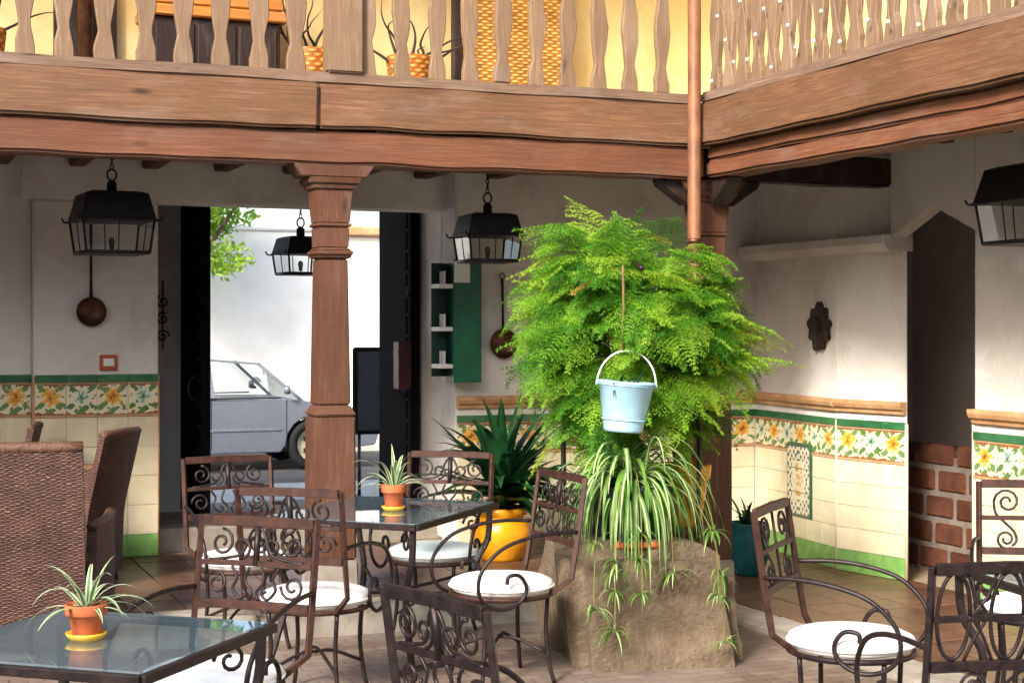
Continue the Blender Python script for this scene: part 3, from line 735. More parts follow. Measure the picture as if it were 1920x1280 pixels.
branch_vase((2.72, 10.35, 3.07), 'golden basket with twisted dark branches beside the sideboard', 3)
branch_vase((3.42, 10.35, 3.07), 'golden basket with twisted dark branches beside the rush screen', 4)
branch_vase((.62, 10.35, 3.07), 'golden basket with twisted dark branches left of the brown post', 5)
random.seed(11)

# ------------------------------------------------------------------ street door
def door_leaf(x, y0, y1, label):
    t = empty('door_leaf', (x, y0, .30), label=label, cat='door'); L = y1-y0
    build(MB().box((-.035, 0, .02), (.035, L, 2.38)), 'panel', 'door_wood', t, bevel=.006)
    for s in (-1, 1):
        for (a, b, c, d) in ((.08, .28, L-.1, .95), (.08, 1.05, L-.1, 1.6), (.08, 1.7, L-.1, 2.25)):
            build(MB().box((s*.036-.008, a, b), (s*.036+.008, c, d)), 'raised_panel', 'door_wood', t, bevel=.007)
    nm = MB().lathe([(.016,0),(.014,.006),(.008,.012),(0,.014)], 8).mesh('stud')
    for k in range(14): 
        o = link('stud', nm, M['iron'], t, (-.035, .045, .2+.16*k)); o.rotation_euler = (0, R(-90), 0)
    build(MB().tube(smooth_path([(-.04, .1, 1.05), (-.10, .09, 1.0), (-.10, .08, .9), (-.04, .08, .86)], 5), .009, 6), 'handle', 'iron', t)
    return t
door_leaf(2.185, 11.18, 11.97, 'dark studded door leaf folded open beside the tiled pier')
door_leaf(3.79, 11.33, 12.13, 'dark studded door leaf folded open beside the green notice board')
tag(build(MB().box((2.1, 12.0, .12), (3.9, 12.4, .285)), 'threshold', 'dark_glaze', bevel=.01), 'dark stone threshold of the open street door', 'threshold')
# dark red letter box on the inside of the right leaf
lb = empty('letter_box', (3.70, 11.36, 1.22), label='dark red letter box hung beside the studded door leaf', cat='letter box')
build(MB().box((-.05,-.07,0),(.05,.07,.36)), 'box', mat_rough('maroon', lin((52,18,26)), lin((78,28,36)), 8, .5), lb, bevel=.008)
build(MB().box((-.054,-.05,.27),(-.05,.05,.29)), 'slot', 'iron', lb)
# wrought ornaments hanging on the far wall strip
hg = empty('hanging_ornament', (2.02, 11.985, 1.62), label='dark wrought ornament hanging on the wall strip left of the door', cat='ornament')
for i in range(3): build(MB().tube([(*q, 0) for q in spiral(0, 0, .05, .008, i, 1.5, 14)], .007, 5), 'scroll', 'iron', hg, (0,0,.13*i), rot=(R(90),0,0))
build(MB().tube([(0,0,-.1),(0,0,.42)], .006, 5), 'rod', 'iron', hg)

# ------------------------------------------------------------------ across the street
far = empty('low_house', (5, 22.2, .0), label='low white house with a tan cornice across the street', cat='house')
build(MB().box((-34,0,0), (1.0,4,3.05)), 'wall', 'white_street', far, bevel=.02)
build(MB().box((1.003,.002,0), (24,4,3.0)), 'wall', 'yellow_street', far, bevel=.02)
build(MB().box((-34,-.06,3.052), (1.0,.3,3.11)), 'cornice', 'white_street', far, bevel=.02); build(MB().box((1.003,-.12,3.002), (24,.3,3.13)), 'cornice', 'tile_brown', far, bevel=.02)
build(MB().box((-34,.31,3.052), (24,4,3.10)), 'roof', 'white_street', far)
for wx, wz, ww, wh in ((-5.2, 1.75, .75, .95), (6.6, 1.5, .9, 1.2)):
    w = build(MB().box((wx-ww/2,-.01,wz), (wx+ww/2,.05,wz+wh)), 'window', 'white_street', far)
    build(MB().box((wx-ww/2-.08,-.06,wz-.1), (wx+ww/2+.08,-.011,wz-.001)), 'sill', 'white_street', w)
    for k in range(7): build(MB().tube([(wx-ww/2+.05+k*(ww-.1)/6,-.09,wz-.02),(wx-ww/2+.05+k*(ww-.1)/6,-.09,wz+wh)], .011, 5), 'bar', 'iron', w)
# menu board on the pavement
wc = empty('menu_stand', (4.34, 14.0, .12), R(-6), label='dark menu board on a stand outside the street door', cat='sign')
build(MB().box((-.25,-.03,.58),(.25,.03,1.38)), 'board', 'dark_plastic', wc, bevel=.012, seg=2)
build(MB().box((-.21,-.034,.62),(.21,-.0305,1.34)), 'face', 'dark_glaze', wc)
for sx in (-1,1):
    build(MB().tube([(sx*.19,0,.58),(sx*.19,0,.02)], .016, 6), 'leg', 'iron', wc); build(MB().box((sx*.19-.03,-.16,0),(sx*.19+.03,.16,.02)), 'foot', 'iron', wc, bevel=.004)
# tree across
def leaf_cloud(centers, n, size, seed, squash=.8):
    rng = np.random.default_rng(seed); V = []; F = []
    for (c, rad) in centers:
        k = int(n*rad**2)
        d = rng.normal(size=(k,3)); d /= np.linalg.norm(d, axis=1)[:,None]
        p = np.array(c) + d*(rad*rng.uniform(.45,1.0,(k,1)))*np.array([1,1,squash])
        a = rng.normal(size=(k,3)); a /= np.linalg.norm(a, axis=1)[:,None]
        b = np.cross(a, rng.normal(size=(k,3))); b /= np.linalg.norm(b, axis=1)[:,None]
        s = size*rng.uniform(.6,1.3,(k,1))
        V.append(np.stack([p-a*s, p+b*s*.45, p+a*s, p-b*s*.45], 1).reshape(-1,3))
    V = np.concatenate(V); n4 = len(V)//4
    me = bpy.data.meshes.new('leaves'); F = np.arange(n4*4).reshape(-1,4)
    me.from_pydata(V.tolist(), [], F.tolist()); me.update(); return me
tr = empty('street_tree', (3.72, 20.95, .12), label='yellow-green street tree standing in front of the white house', cat='tree')
build(MB().tube(smooth_path([(0,0,0),(.05,0,.9),(-.02,0,1.8),(.05,.02,2.6)], 4), [.12-.005*i for i in range(13)], 9), 'trunk', 'bark', tr)
for a in range(5):
    build(MB().tube(smooth_path([(0,0,2.0+.1*a),(.4*math.cos(a*1.3),.3*math.sin(a*1.3),2.6),(.8*math.cos(a*1.3),.6*math.sin(a*1.3),3.2)], 4), [.05-.004*i for i in range(9)], 6), 'limb', 'bark', tr)
cs = [((random.uniform(-.9,.75), random.uniform(-.6,.6), random.uniform(2.45,4.8)), random.uniform(.3,.5)) for _ in range(44)]
link('crown', leaf_cloud(cs, 1500, .055, 5), M['tree_leaf'], tr)
# car -----------------------------------------------------------------
def make_car(loc):
    t = empty('parked_car', loc, label='silver car parked along the street beyond the open door', cat='car')
    # side outline (x forward), y = 0 near side
    Wd = 1.68
    def arch(cx, r, n=9): return [(cx + r*math.cos(a), .30 + r*math.sin(a)) for a in [math.pi*k/(n-1) for k in range(n)]]
    low = [(-2.05,.30)] + [(-1.62,.24)] + arch(-1.28,.34)[::-1][0:9] + [(-.9,.22),(.85,.22)] + arch(1.25,.34)[::-1] + [(1.62,.24),(2.0,.28)]
    top = [(2.06,.48),(2.03,.62),(1.85,.70),(1.25,.79),(1.10,.82),(-1.75,.88),(-2.02,.84),(-2.1,.6)]
    out = low + top
    m = MB(); n = len(out); secs = []
    for yv, ins, zs in ((0,.0,1),(.04,-.02,1),(Wd-.04,-.02,1),(Wd,0,1)):
        secs.append([(x, yv, z) for x, z in out])
    vs = [p for s in secs for p in s]; fs = [tuple(range(n)), tuple(range(4*n-1, 3*n-1, -1))]
    for s in range(3): fs += [(s*n+i, (s+1)*n+i, (s+1)*n+(i+1)%n, s*n+(i+1)%n) for i in range(n)]
    m.add(vs, fs); body = build(m, 'body', 'car_paint', t, bevel=.012, seg=2)
    cab0 = [(.95,.825),(-1.8,.872)]; cab = [(1.12,.81),(.62,1.25),(-.05,1.305),(-.9,1.30),(-1.25,1.24),(-1.85,.87)]
    m = MB(); n = len(cab)
    lay = []
    for yv in (.03, Wd-.03):
        lay.append([(x, (yv + (.16 if yv < 1 else -.16)*((z-.82)/.48)), z) for x, z in cab])
    m.add(lay[0]+lay[1], [tuple(range(n)), tuple(range(2*n-1,n-1,-1))] + [(i, n+i, n+(i+1)%n, (i+1)%n) for i in range(n)])
    build(m, 'cabin', 'car_glass', t, bevel=.02, seg=2)
    m = MB(); m.add([(x, .17 if k == 0 else Wd-.17, z+.012) for k in (0,1) for x, z in ((.62,1.242),(-.05,1.297),(-.9,1.292),(-1.25,1.232))], [(0,1,5,4),(1,2,6,5),(2,3,7,6)])
    me = m.mesh('roof_panel'); o = link('roof_panel', me, M['car_paint'], t); sd = o.modifiers.new('thick','SOLIDIFY'); sd.thickness = .02
    for (xa, za, xb, zb, wd) in ((1.12,.81,.62,1.25,.05), (.06,.83,.02,1.30,.1), (-1.2,.85,-1.0,1.28,.09), (-1.85,.87,-1.25,1.24,.08)):
        for k in (0,1):
            ya = .024 if k == 0 else Wd-.024; yb = .182 if k == 0 else Wd-.182
            build(MB().tube([(xa,ya,za),(xb,yb,zb)], wd/2, 4, flat=.4), 'pillar', 'car_paint', t)
    for wx in (-1.28, 1.25):
        for k, yv in ((0,.1),(1,Wd-.1)):
            w = build(MB().lathe([(.2,-.09),(.28,-.09),(.30,-.06),(.30,.06),(.28,.09),(.2,.09),(.2,-.09)], 32, caps=False), 'wheel', 'tyre', t, (wx, yv, .30), rot=(R(90),0,0))
            m = MB().lathe([(.0,.05),(.06,.06),(.17,.045),(.205,.085),(.205,-.06),(.0,-.05)], 28)
            r_ = build(m, 'rim', 'alloy', w)
            r_.rotation_euler = (0 if k == 0 else R(180), 0, 0)
            for q in range(5):
                a = q*math.pi*2/5; build(MB().frustum((.115*math.cos(a), .115*math.sin(a)), .022, .026, .046, .062), 'slot', 'tyre', w, rot=(0 if k == 0 else R(180),0,0))
    for k, s in ((0,-1),(1,1)):
        y = 0 if k == 0 else Wd
        build(MB().lathe([(0,-.035),(.04,-.03),(.055,0),(.04,.03),(0,.035)], 12), 'mirror', 'car_paint', t, (.90, y+s*.1, .95), rot=(0,R(90),0))
        build(MB().box((-.02,-.06,0),(.02,.06,.03)), 'mirror_arm', 'tyre', t, (.92, y+s*.04, .9))
        for hx in (-.18, -1.1): build(MB().box((hx-.1,y-.02,.735),(hx+.06,y+.02,.76)), 'handle', 'car_paint', t, bevel=.006)
        build(MB().box((-.85,y-.012,.47),(.86,y+.012,.50)), 'side_moulding', 'car_paint', t, bevel=.005)
        for dx in (.04, .92): build(MB().box((dx-.004,y-.003,.26),(dx+.004,y+.003,.83)), 'door_gap', 'tyre', t)
        build(MB().box((-1.7,y-.01 if k==0 else y-.02,.845),(.85,y+.02 if k == 0 else y+.01,.862)), 'window_trim', 'tyre', t, bevel=.003)
    for sx, sy in ((-.1,.45),(-.1,Wd-.45),(-1.0,.84)):
        st_ = build(MB().prism([(-.02,.45),(.45,.45),(.45,.58),(.1,.62),(.0,1.02),(-.1,1.05),(-.16,1.0)], -.22 if sx > -.5 else -.6, .22 if sx > -.5 else .6, 'xz'), 'seat', 'dark_plastic', t, (sx, sy, 0), bevel=.03, seg=2)
    for sy in (.2, Wd-.2): build(MB().box((1.95,sy-.16,.5),(2.05,sy+.16,.64)), 'headlight', 'glass', t, bevel=.02)
    build(MB().box((1.99,.3,.3),(2.075,Wd-.3,.45)), 'grille', 'tyre', t, bevel=.01)
    build(MB().box((-2.1,.2,.66),(-2.03,Wd-.2,.8)), 'tail_light', 'brick', t, bevel=.01)
    return t
car = make_car((3.56, 18.1, .005))

# ================================================================== LANTERNS
def lantern(loc, w, rz, ztop, label):
    "square wrought lantern, loc at its foot"
    t = empty('lantern', loc, rz, label, 'lantern'); h = w*.80
    zg = h*.50                                              # top of the panes
    b, g = w*.405, w*.452
    for sx, sy in ((1,1),(1,-1),(-1,1),(-1,-1)):
        build(MB().tube([(sx*b, sy*b, .0), (sx*g, sy*g, zg)], .008, 6), 'corner_bar', 'lantern', t)
        build(MB().tube(smooth_path([(sx*g, sy*g, zg), (sx*(g+.03), sy*(g+.03), zg+.005), (sx*(g+.04), sy*(g+.04), zg+.03)], 4), .006, 5), 'corner_hook', 'lantern', t)
    for k in range(4):
        c, s_ = math.cos(k*math.pi/2), math.sin(k*math.pi/2)
        rot = Matrix.Rotation(k*math.pi/2, 4, 'Z')
        m = MB().add([rot @ Vector(p) for p in ((-b+.01,-b,.008),(b-.01,-b,.008),(g-.012,-g,zg-.008),(-g+.012,-g,zg-.008))], [(0,1,2,3)])
        o = link('pane', m.mesh('pane', recalc=False), M['glass'], t)
        build(MB().tube([rot @ Vector((-b,-b,0)), rot @ Vector((b,-b,0))], .010, 6), 'bottom_bar', 'lantern', t)
        build(MB().tube([rot @ Vector((0,-b,0)), rot @ Vector((0,-g,zg))], .004, 5), 'glazing_bar', 'lantern', t)
    build(MB().box((-b,-b,-.012),(b,b,-.004)), 'bottom_plate', 'lantern', t)
    build(MB().frustum((0,0), w*.49, w*.49, zg, zg+.014).frustum((0,0), w*.475, w*.395, zg+.014, h*.95).frustum((0,0), w*.38, w*.30, h*.95, h*.985), 'hood', 'lantern', t, bevel=.004)
    build(MB().frustum((0,0), .06, .035, h*.985, h).lathe([(.03,h),(.03,h+.05),(.012,h+.07)], 12), 'cap', 'lantern', t)
    build(MB().lathe([(0,-.004),(.012,0),(.016,.03),(.02,.05),(.012,.07),(0,.075)], 12), 'lamp_holder', 'copper_old', t, (0,0,.02))
    ring = [(.028*math.cos(a), 0, h+.098+.034*math.sin(a)) for a in [2*math.pi*i/16 for i in range(17)]]
    build(MB().tube(ring, .006, 6, False), 'ring', 'lantern', t)
    z = h+.13; ln = 0
    while loc[2] + z < ztop - .02:
        lk = [(.010*math.cos(a), 0, z+.016+.019*math.sin(a)) for a in [2*math.pi*i/10 for i in range(11)]]
        build(MB().tube(lk, .004, 5, False), 'chain_link', 'lantern', t, rz=(ln % 2)*R(90)); z += .030; ln += 1
    return t
lantern(W(-2.40, 9.5, 2.135), .46, R(4), 2.83, 'large black lantern hanging in front of the tiled pier')
lantern(W(-.16, 10.35, 2.12), .39, R(-3), 2.83, 'black lantern hanging left of the feathery fern')
lantern(W(-1.535, 11.5, 2.075), .34, R(8), 2.53, 'smaller black lantern hanging in the street doorway')
lantern(W(2.80, 8.4, 2.14), .52, R(-4), 2.83, 'black lantern hanging beside the pointed passage arch')

# ================================================================== WALL THINGS
def pan(loc, L, r, label, rz=0):
    t = empty('copper_pan', loc, rz, label, 'pan')            # hangs on the wall, facing -Y
    build(MB().lathe([(0,0),(r*.8,.0),(r,.045),(r*1.02,.047),(r*.97,.042),(r*.78,.012),(0,.012)], 28), 'bowl', 'copper_old', t, rot=(R(90),0,0))
    build(MB().tube([(0,-.03,r*.95),(0,-.025,r+L*.5),(0,-.015,r+L)], [.011,.009,.011], 6), 'handle', 'iron', t)
    build(MB().tube([(.018*math.cos(a), -.015, r+L+.02+.02*math.sin(a)) for a in [2*math.pi*i/12 for i in range(13)]], .004, 5, False), 'hanging_ring', 'iron', t)
pan((1.345, BY-.003, 1.79), .52, .096, 'long-handled copper pan hanging on the tiled pier')
pan((4.20, BYR-.003, 1.57), .36, .105, 'round copper pan hanging beside the green notice board')
pf = empty('small_picture', (1.46, BY-.002, 1.40), label='small orange framed picture above the green tile strip', cat='picture')
build(MB().box((-.058,-.022,0),(.058,0,.105)), 'frame', 'terracotta', pf, bevel=.006); build(MB().box((-.035,-.0255,.03),(.035,-.0222,.08)), 'print', 'paper', pf)
# wrought plaque on the side wall
pl = empty('wall_plaque', (RX+.002, 9.55, 1.69), R(-4.6), label='dark carved plaque hanging on the white side wall', cat='plaque')
out = []
for i in range(40):
    a = 2*math.pi*i/40; rr = 1 + .13*math.sin(a*9) + .05*math.sin(a*4+1); out.append((.135*rr*math.cos(a), .155*rr*math.sin(a)))
build(MB().prism(out, -.028, .018, 'yz'), 'board', 'dark_wood', pl, bevel=.006)
build(MB().lathe([(.06,0),(.05,.012),(.02,.016),(0,.016)], 16), 'boss', 'dark_wood', pl, (-.028,0,.01), rot=(0,R(-90),0))
# lamp / plaque inside the passage
hw = empty('wall_bracket', (RX+.62, 10.28, 1.02), label='tall dark carved wall piece inside the passage', cat='ornament')
build(MB().box((-.05,-.05,0),(.12,.018,.42)).box((-.03,-.04,.421),(.10,.015,.50)), 'board', 'dark_wood', hw, bevel=.012)
# green notice board
nb = empty('notice_board', (3.86, BYR-.02, 1.30), label='green painted notice box with white leaflet shelves beside the door', cat='notice board')
build(MB().box((-.09,-.16,0),(.12,-.11,.86)), 'front_board', 'green_paint', nb, bevel=.004)
build(MB().box((-.09,-.109,.0),(-.05,.01,.84)), 'side_board', 'green_dark', nb, bevel=.004)
for z in (.10, .36, .66): 
    s = build(MB().box((-.20,-.15,z),(-.091,-.0,z+.03)), 'shelf', 'white_paint', nb, bevel=.002)
    build(MB().box((-.15,-.13,z+.0305),(-.14,-.03,z+.12)), 'leaflet', 'paper', s)
build(MB().box((-.20,-.002,.04),(-.0905,.012,.84)), 'back_board', 'green_dark', nb, bevel=.002)
build(MB().box((-.088,-.164,.70),(.03,-.1605,.85)), 'notice', 'paper', nb)
# stem hook on the corner column
# ================================================================== CHAIRS
def scroll_parts(t, kind, tilt):
    "ironwork within the back; local x across, v up the back"
    def put(pts, rad=.006, name='scroll'):
        build(MB().tube([tilt(x, v) for x, v in pts], rad, 6), name, 'iron', t)
    if kind.startswith('scroll'):
        for s in (-1, 1):
            put(spiral(s*.15, .885, .052, .012, R(90), s*1.4)); put(spiral(s*.065, .87, .042, .010, R(-90), -s*1.3))
            put(smooth_pts([(s*.20,.82),(s*.12,.83),(s*.06,.85),(s*.03,.92),(s*.01,.945)]))
            put(spiral(s*.16, .735, .050, .012, R(0), s*1.4)); put(smooth_pts([(s*.10,.80),(s*.075,.76),(s*.09,.72),(s*.06,.685),(s*.035,.70),(s*.05,.715)]))
            put(smooth_pts([(s*.025,.80),(s*.04,.75),(s*.01,.71),(s*.02,.68)]))
        put([(0,.81),(0,.95)], .014, 'splat')
    elif kind == 's':
        for s in (-1, 1):
            a = spiral(s*.12, .885, .060, .012, R(0) if s > 0 else R(180), s*1.5); put(a)
            put(smooth_pts([(s*.18,.885),(s*.17,.83),(s*.13,.79),(s*.09,.75),(s*.08,.71),(s*.10,.685)]))
            put(spiral(s*.125, .715, .045, .012, R(-120) if s > 0 else R(-60), s*1.4))
        put([(0,.66),(0,.95)], .006, 'splat')
    else:
        for cx in (-.17, 0, .17):
            put([(cx + .052*math.cos(a), .82 + .135*math.sin(a)) for a in [2*math.pi*i/28 for i in range(29)]], .007)
        for cx in (-.085, .085):
            put(smooth_pts([(cx-.045,.95),(cx-.02,.88),(cx+.02,.82),(cx-.015,.75),(cx-.045,.68)]))
            put(smooth_pts([(cx+.045,.95),(cx+.02,.88),(cx-.02,.82),(cx+.015,.75),(cx+.045,.68)]))
        for cx in (-.1, .1): put(spiral(cx, .60, .045, .010, 0, 1.5)); 
def smooth_pts(pts): return [(p.x, p.y) for p in smooth_path([(a, b, 0) for a, b in pts], 5)]
def make_chair(kind, framemat='rust'):
    t = empty('iron_chair', (0,0,0)); sr = .245
    def tilt(x, v): return (x, -.255 - (v-.5)*.15, v)
    hw_ = .245
    for s in (-1, 1):                                                    # back posts, run down to the seat ring
        build(MB().tube([(s*.17,-.18,.425),(s*hw_,-.25,.50),tilt(s*hw_,.66),tilt(s*hw_,.975)], .017, 4, flat=.8), 'back_post', framemat, t, bevel=.002)
    for v, rr in ((.965,.026),(.81,.015),(.66,.023)):
        build(MB().tube([tilt(-hw_+.012,v), tilt(0,v+.004), tilt(hw_-.012,v)], rr, 4, flat=.6), 'back_rail', framemat, t, bevel=.002)
    scroll_parts(t, kind, tilt)
    ring = [(sr*math.cos(a), sr*math.sin(a), .42) for a in [2*math.pi*i/36 for i in range(37)]]
    build(MB().tube(ring, .012, 6, False), 'seat_ring', framemat if kind == 'scroll' else 'iron', t)
    build(MB().lathe([(0,.422),(.20,.424),(.236,.435),(.252,.458),(.244,.480),(.21,.494),(.12,.502),(0,.504)], 36), 'cushion', 'cushion', t)
    cu = t.children[-1] if False else [c for c in t.children if c.name.startswith('cushion')][-1]
    build(MB().tube([(.2525*math.cos(a), .2525*math.sin(a), .458) for a in [2*math.pi*i/40 for i in range(41)]], .0045, 5, False), 'piping', 'cushion', cu)
    for sx in (-1, 1):
        for sy in (-1, 1):
            build(MB().tube(smooth_path([(sx*.165,sy*.165,.415),(sx*.155,sy*.16,.24),(sx*.17,sy*.175,.08),(sx*.185,sy*.19,.004)], 4), .0105, 7), 'leg', 'iron', t)
    for (p, q) in (((1,1),(-1,-1)), ((1,-1),(-1,1))):
        build(MB().tube(smooth_path([(p[0]*.16,p[1]*.165,.14),(p[0]*.06,p[1]*.06,.20),(0,0,.205 if p[1] > 0 else .222),(q[0]*.06,q[1]*.06,.20),(q[0]*.16,q[1]*.165,.14)], 4), .008, 6), 'stretcher', 'iron', t)
    for s in (-1, 1):                                                    # arms: out, over, down and into a scroll
        ctrl = [(s*.245,-.285,.72),(s*.27,-.15,.725),(s*.285,0,.71),(s*.29,.14,.665),(s*.285,.235,.57),(s*.275,.245,.47),(s*.265,.19,.405),(s*.262,.10,.385),(s*.262,.02,.42),(s*.262,-.005,.48),(s*.262,.03,.535),(s*.262,.085,.535),(s*.262,.095,.50)]
        build(MB().tube(smooth_path(ctrl, 5), .0095, 7), 'arm', 'iron', t)
    return t
protos = {k: make_chair(k, f) for k, f in (('scroll','rust'), ('s','rust'), ('oval','iron'), ('scroll_dark','iron'))}
used = set()
def chair(kind, r, d, hr, hd, label, z=0.0, group=None):
    p = protos[kind]
    t = p if kind not in used else copy_tree(p)
    used.add(kind); t.location = W(r, d, z); t.rotation_euler = (0, 0, head(hr, hd)); tag(t, label, 'chair', group); return t
# r, d = seat centre; hr, hd = way it faces
chair('scroll', -1.06, 5.62, -.35, -.94, 'iron chair pushed up to the glass table with the larger potted plant')
chair('scroll', -.90, 7.28, .25, .97, 'iron chair with white seat between the two glass tables')
chair('scroll', -1.42, 8.42, .45, -.9, 'iron chair with its back to the silver car')
chair('scroll', -.05, 7.62, -.90, -.43, 'iron chair with white seat beside the stone block')
chair('scroll_dark', .05, 4.42, .80, .60, 'dark iron chair whose back hides the foot of the middle chairs')
chair('scroll', -.43, 8.70, -.25, -.97, 'iron chair at the far side of the table with the smaller potted plant')
chair('s', 1.34, 6.26, .90, -.42, 'iron chair with white seat and curled arm, seen from its side')
chair('s', 2.33, 7.0, -.25, -.97, 'iron chair with S scroll back standing before the painted dado')
chair('oval', 1.47, 5.12, -.12, .99, 'dark iron chair with oval loops in its back, drawn up to the corner table')

# ================================================================== TABLES
def glass_table(corner, ux, uy, a, b, h, label):
    "corner point plus plan direction of the first edge; a, b edge lengths"
    t = empty('glass_table', (corner.x, corner.y, 0), math.atan2(uy, ux), label, 'table')
    fr = [((0,0),(a,0)), ((a,0),(a,b)), ((a,b),(0,b)), ((0,b),(0,0))]
    for (p, q) in fr:
        build(MB().tube([(*p, h-.02), (*q, h-.02)], .020, 4), 'frame_bar', 'iron', t, bevel=.003)
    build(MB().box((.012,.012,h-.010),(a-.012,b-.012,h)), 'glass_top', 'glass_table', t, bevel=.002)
    for (x, y, sx, sy) in ((.03,.03,1,1),(a-.03,.03,-1,1),(a-.03,b-.03,-1,-1),(.03,b-.03,1,-1)):
        pts = smooth_path([(x,y,h-.03),(x+sx*.01,y+sy*.01,h-.2),(x+sx*.07,y+sy*.07,.38),(x+sx*.03,y+sy*.03,.14),(x,y,.012)], 5)
        build(MB().tube(pts, .018, 4), 'leg', 'iron', t)
        sp = spiral(0, 0, .055, .012, 0, 1.3, 16); e = Vector((sx, sy, 0)).normalized()
        build(MB().tube([(x+sx*.03+e.x*(p+.06), y+sy*.03+e.y*(p+.06), h-.11+q) for p, q in sp], .007, 6), 'scroll', 'iron', t)
    for (p, q) in (((.1,.1),(a-.1,b-.1)), ((a-.1,.1),(.1,b-.1))):
        m = Vector(((p[0]+q[0])/2, (p[1]+q[1])/2, .30 if p[0] < q[0] else .318))
        build(MB().tube(smooth_path([(*p,.38), m, (*q,.38)], 8), .009, 6), 'stretcher', 'iron', t)
    return t
def gtable(r, d, er, ed, a, b, label):
    e = W(er, ed).normalized(); return glass_table(W(r, d), e.x, e.y, a, b, .75, label)
gtable(-1.013, 4.33, .31, .95, .80, .80, 'square glass table with black rim and the larger potted plant')
gtable(-.46, 7.58, .36, .93, 1.05, .85, 'glass table with the smaller potted plant, before the column')
gtable(1.92, 5.52, .98, .20, .9, .85, 'glass table in front of the painted dado and S scroll chair')

# ================================================================== POTTED SPIDER PLANTS
def ribbon(path, width, name, mat, parent, fold=.25, side=None):
    n = len(path); vs = []; fs = []; uv = []
    for i, p in enumerate(path):
        T = (path[min(i+1,n-1)] - path[max(i-1,0)]).normalized()
        sd = T.cross(Vector((0,0,1)));
        if sd.length < 1e-3: sd = side or Vector((1,0,0))
        sd.normalize(); nr = sd.cross(T).normalized()
        w = width*(min(1, .45+2.2*i/(n-1)) if i < n*.3 else (1-((i/(n-1)-.3)/.7)**1.8)*1.0)
        w = max(w, width*.04)
        vs += [p - sd*w*.5 + nr*w*fold*.5, p.copy(), p + sd*w*.5 + nr*w*fold*.5]; uv += [0,.5,1]
    for i in range(n-1):
        for k in (0,1): fs.append((i*3+k, i*3+k+1, i*3+3+k+1, i*3+3+k))
    me = bpy.data.meshes.new(name); me.from_pydata([tuple(v) for v in vs], [], fs)
    u = me.uv_layers.new(name='UVMap')
    for l in me.loops: u.data[l.index].uv = (uv[l.vertex_index], (l.vertex_index//3)/(n-1))
    for p in me.polygons: p.use_smooth = True
    return link(name, me, mat, parent)
def leaf_path(base, az, elev, L, droop, n=11, rnd=None):
    d = Vector((math.cos(az)*math.cos(elev), math.sin(az)*math.cos(elev), math.sin(elev))); p = Vector(base); out = [p.copy()]
    for i in range(n-1):
        d = (d + Vector((0,0,-droop))*(1/(n-1))*(.5+1.6*i/(n-1))).normalized(); p = p + d*(L/(n-1)); out.append(p.copy())
    return out
def pot_mb(r, h):
    return MB().lathe([(0,.0),(r*.62,0),(r*.66,.006),(r*.86,h*.66),(r*.99,h*.67),(r*1.02,h*.71),(r*1.05,h*.97),(r*1.03,h),(r*.92,h),(r*.88,h*.86)], 28)
def potted_spider(loc, r, h, L, nleaf, lab_pot, lab_plant, lab_saucer, seed):
    rg = random.Random(seed)
    z0 = loc.z
    sc_ = empty('saucer', (loc.x, loc.y, z0), label=lab_saucer, cat='saucer')
    build(MB().lathe([(0,0),(r*.75,0),(r*.95,.014),(r*1.0,.022),(r*.92,.022),(r*.74,.008),(0,.008)], 28), 'dish', 'saucer', sc_)
    pt = empty('clay_pot', (loc.x, loc.y, z0+.0085), label=lab_pot, cat='pot')
    build(pot_mb(r, h), 'pot_body', 'terracotta', pt); build(MB().lathe([(r*.885,h*.87),(r*.5,h*.9),(0,h*.91)], 20), 'soil', 'soil', pt)
    pl_ = empty('spider_plant', (loc.x, loc.y, z0+h*.92), label=lab_plant, cat='plant')
    for i in range(nleaf):
        az = 2*math.pi*i/nleaf*2.4 + rg.uniform(-.3,.3); el = rg.uniform(.35, 1.35)
        l_ = L*rg.uniform(.65, 1.1); 
        ribbon(leaf_path((rg.uniform(-.012,.012), rg.uniform(-.012,.012), -.01), az, el, l_, rg.uniform(.7,1.9)), .021*L/.26, 'leaf', M['spider'], pl_)
potted_spider(W(-1.29, 4.80, .7505), .062, .10, .215, 22, 'clay pot standing on the square glass table', 'striped spider plant with leaves spreading over the square glass table', 'yellow saucer under the clay pot on the square table', 21)
potted_spider(W(-.61, 8.15, .7505), .062, .125, .27, 22, 'clay pot standing on the table before the column', 'striped spider plant in the clay pot beside the column', 'yellow saucer under the clay pot beside the column', 22)

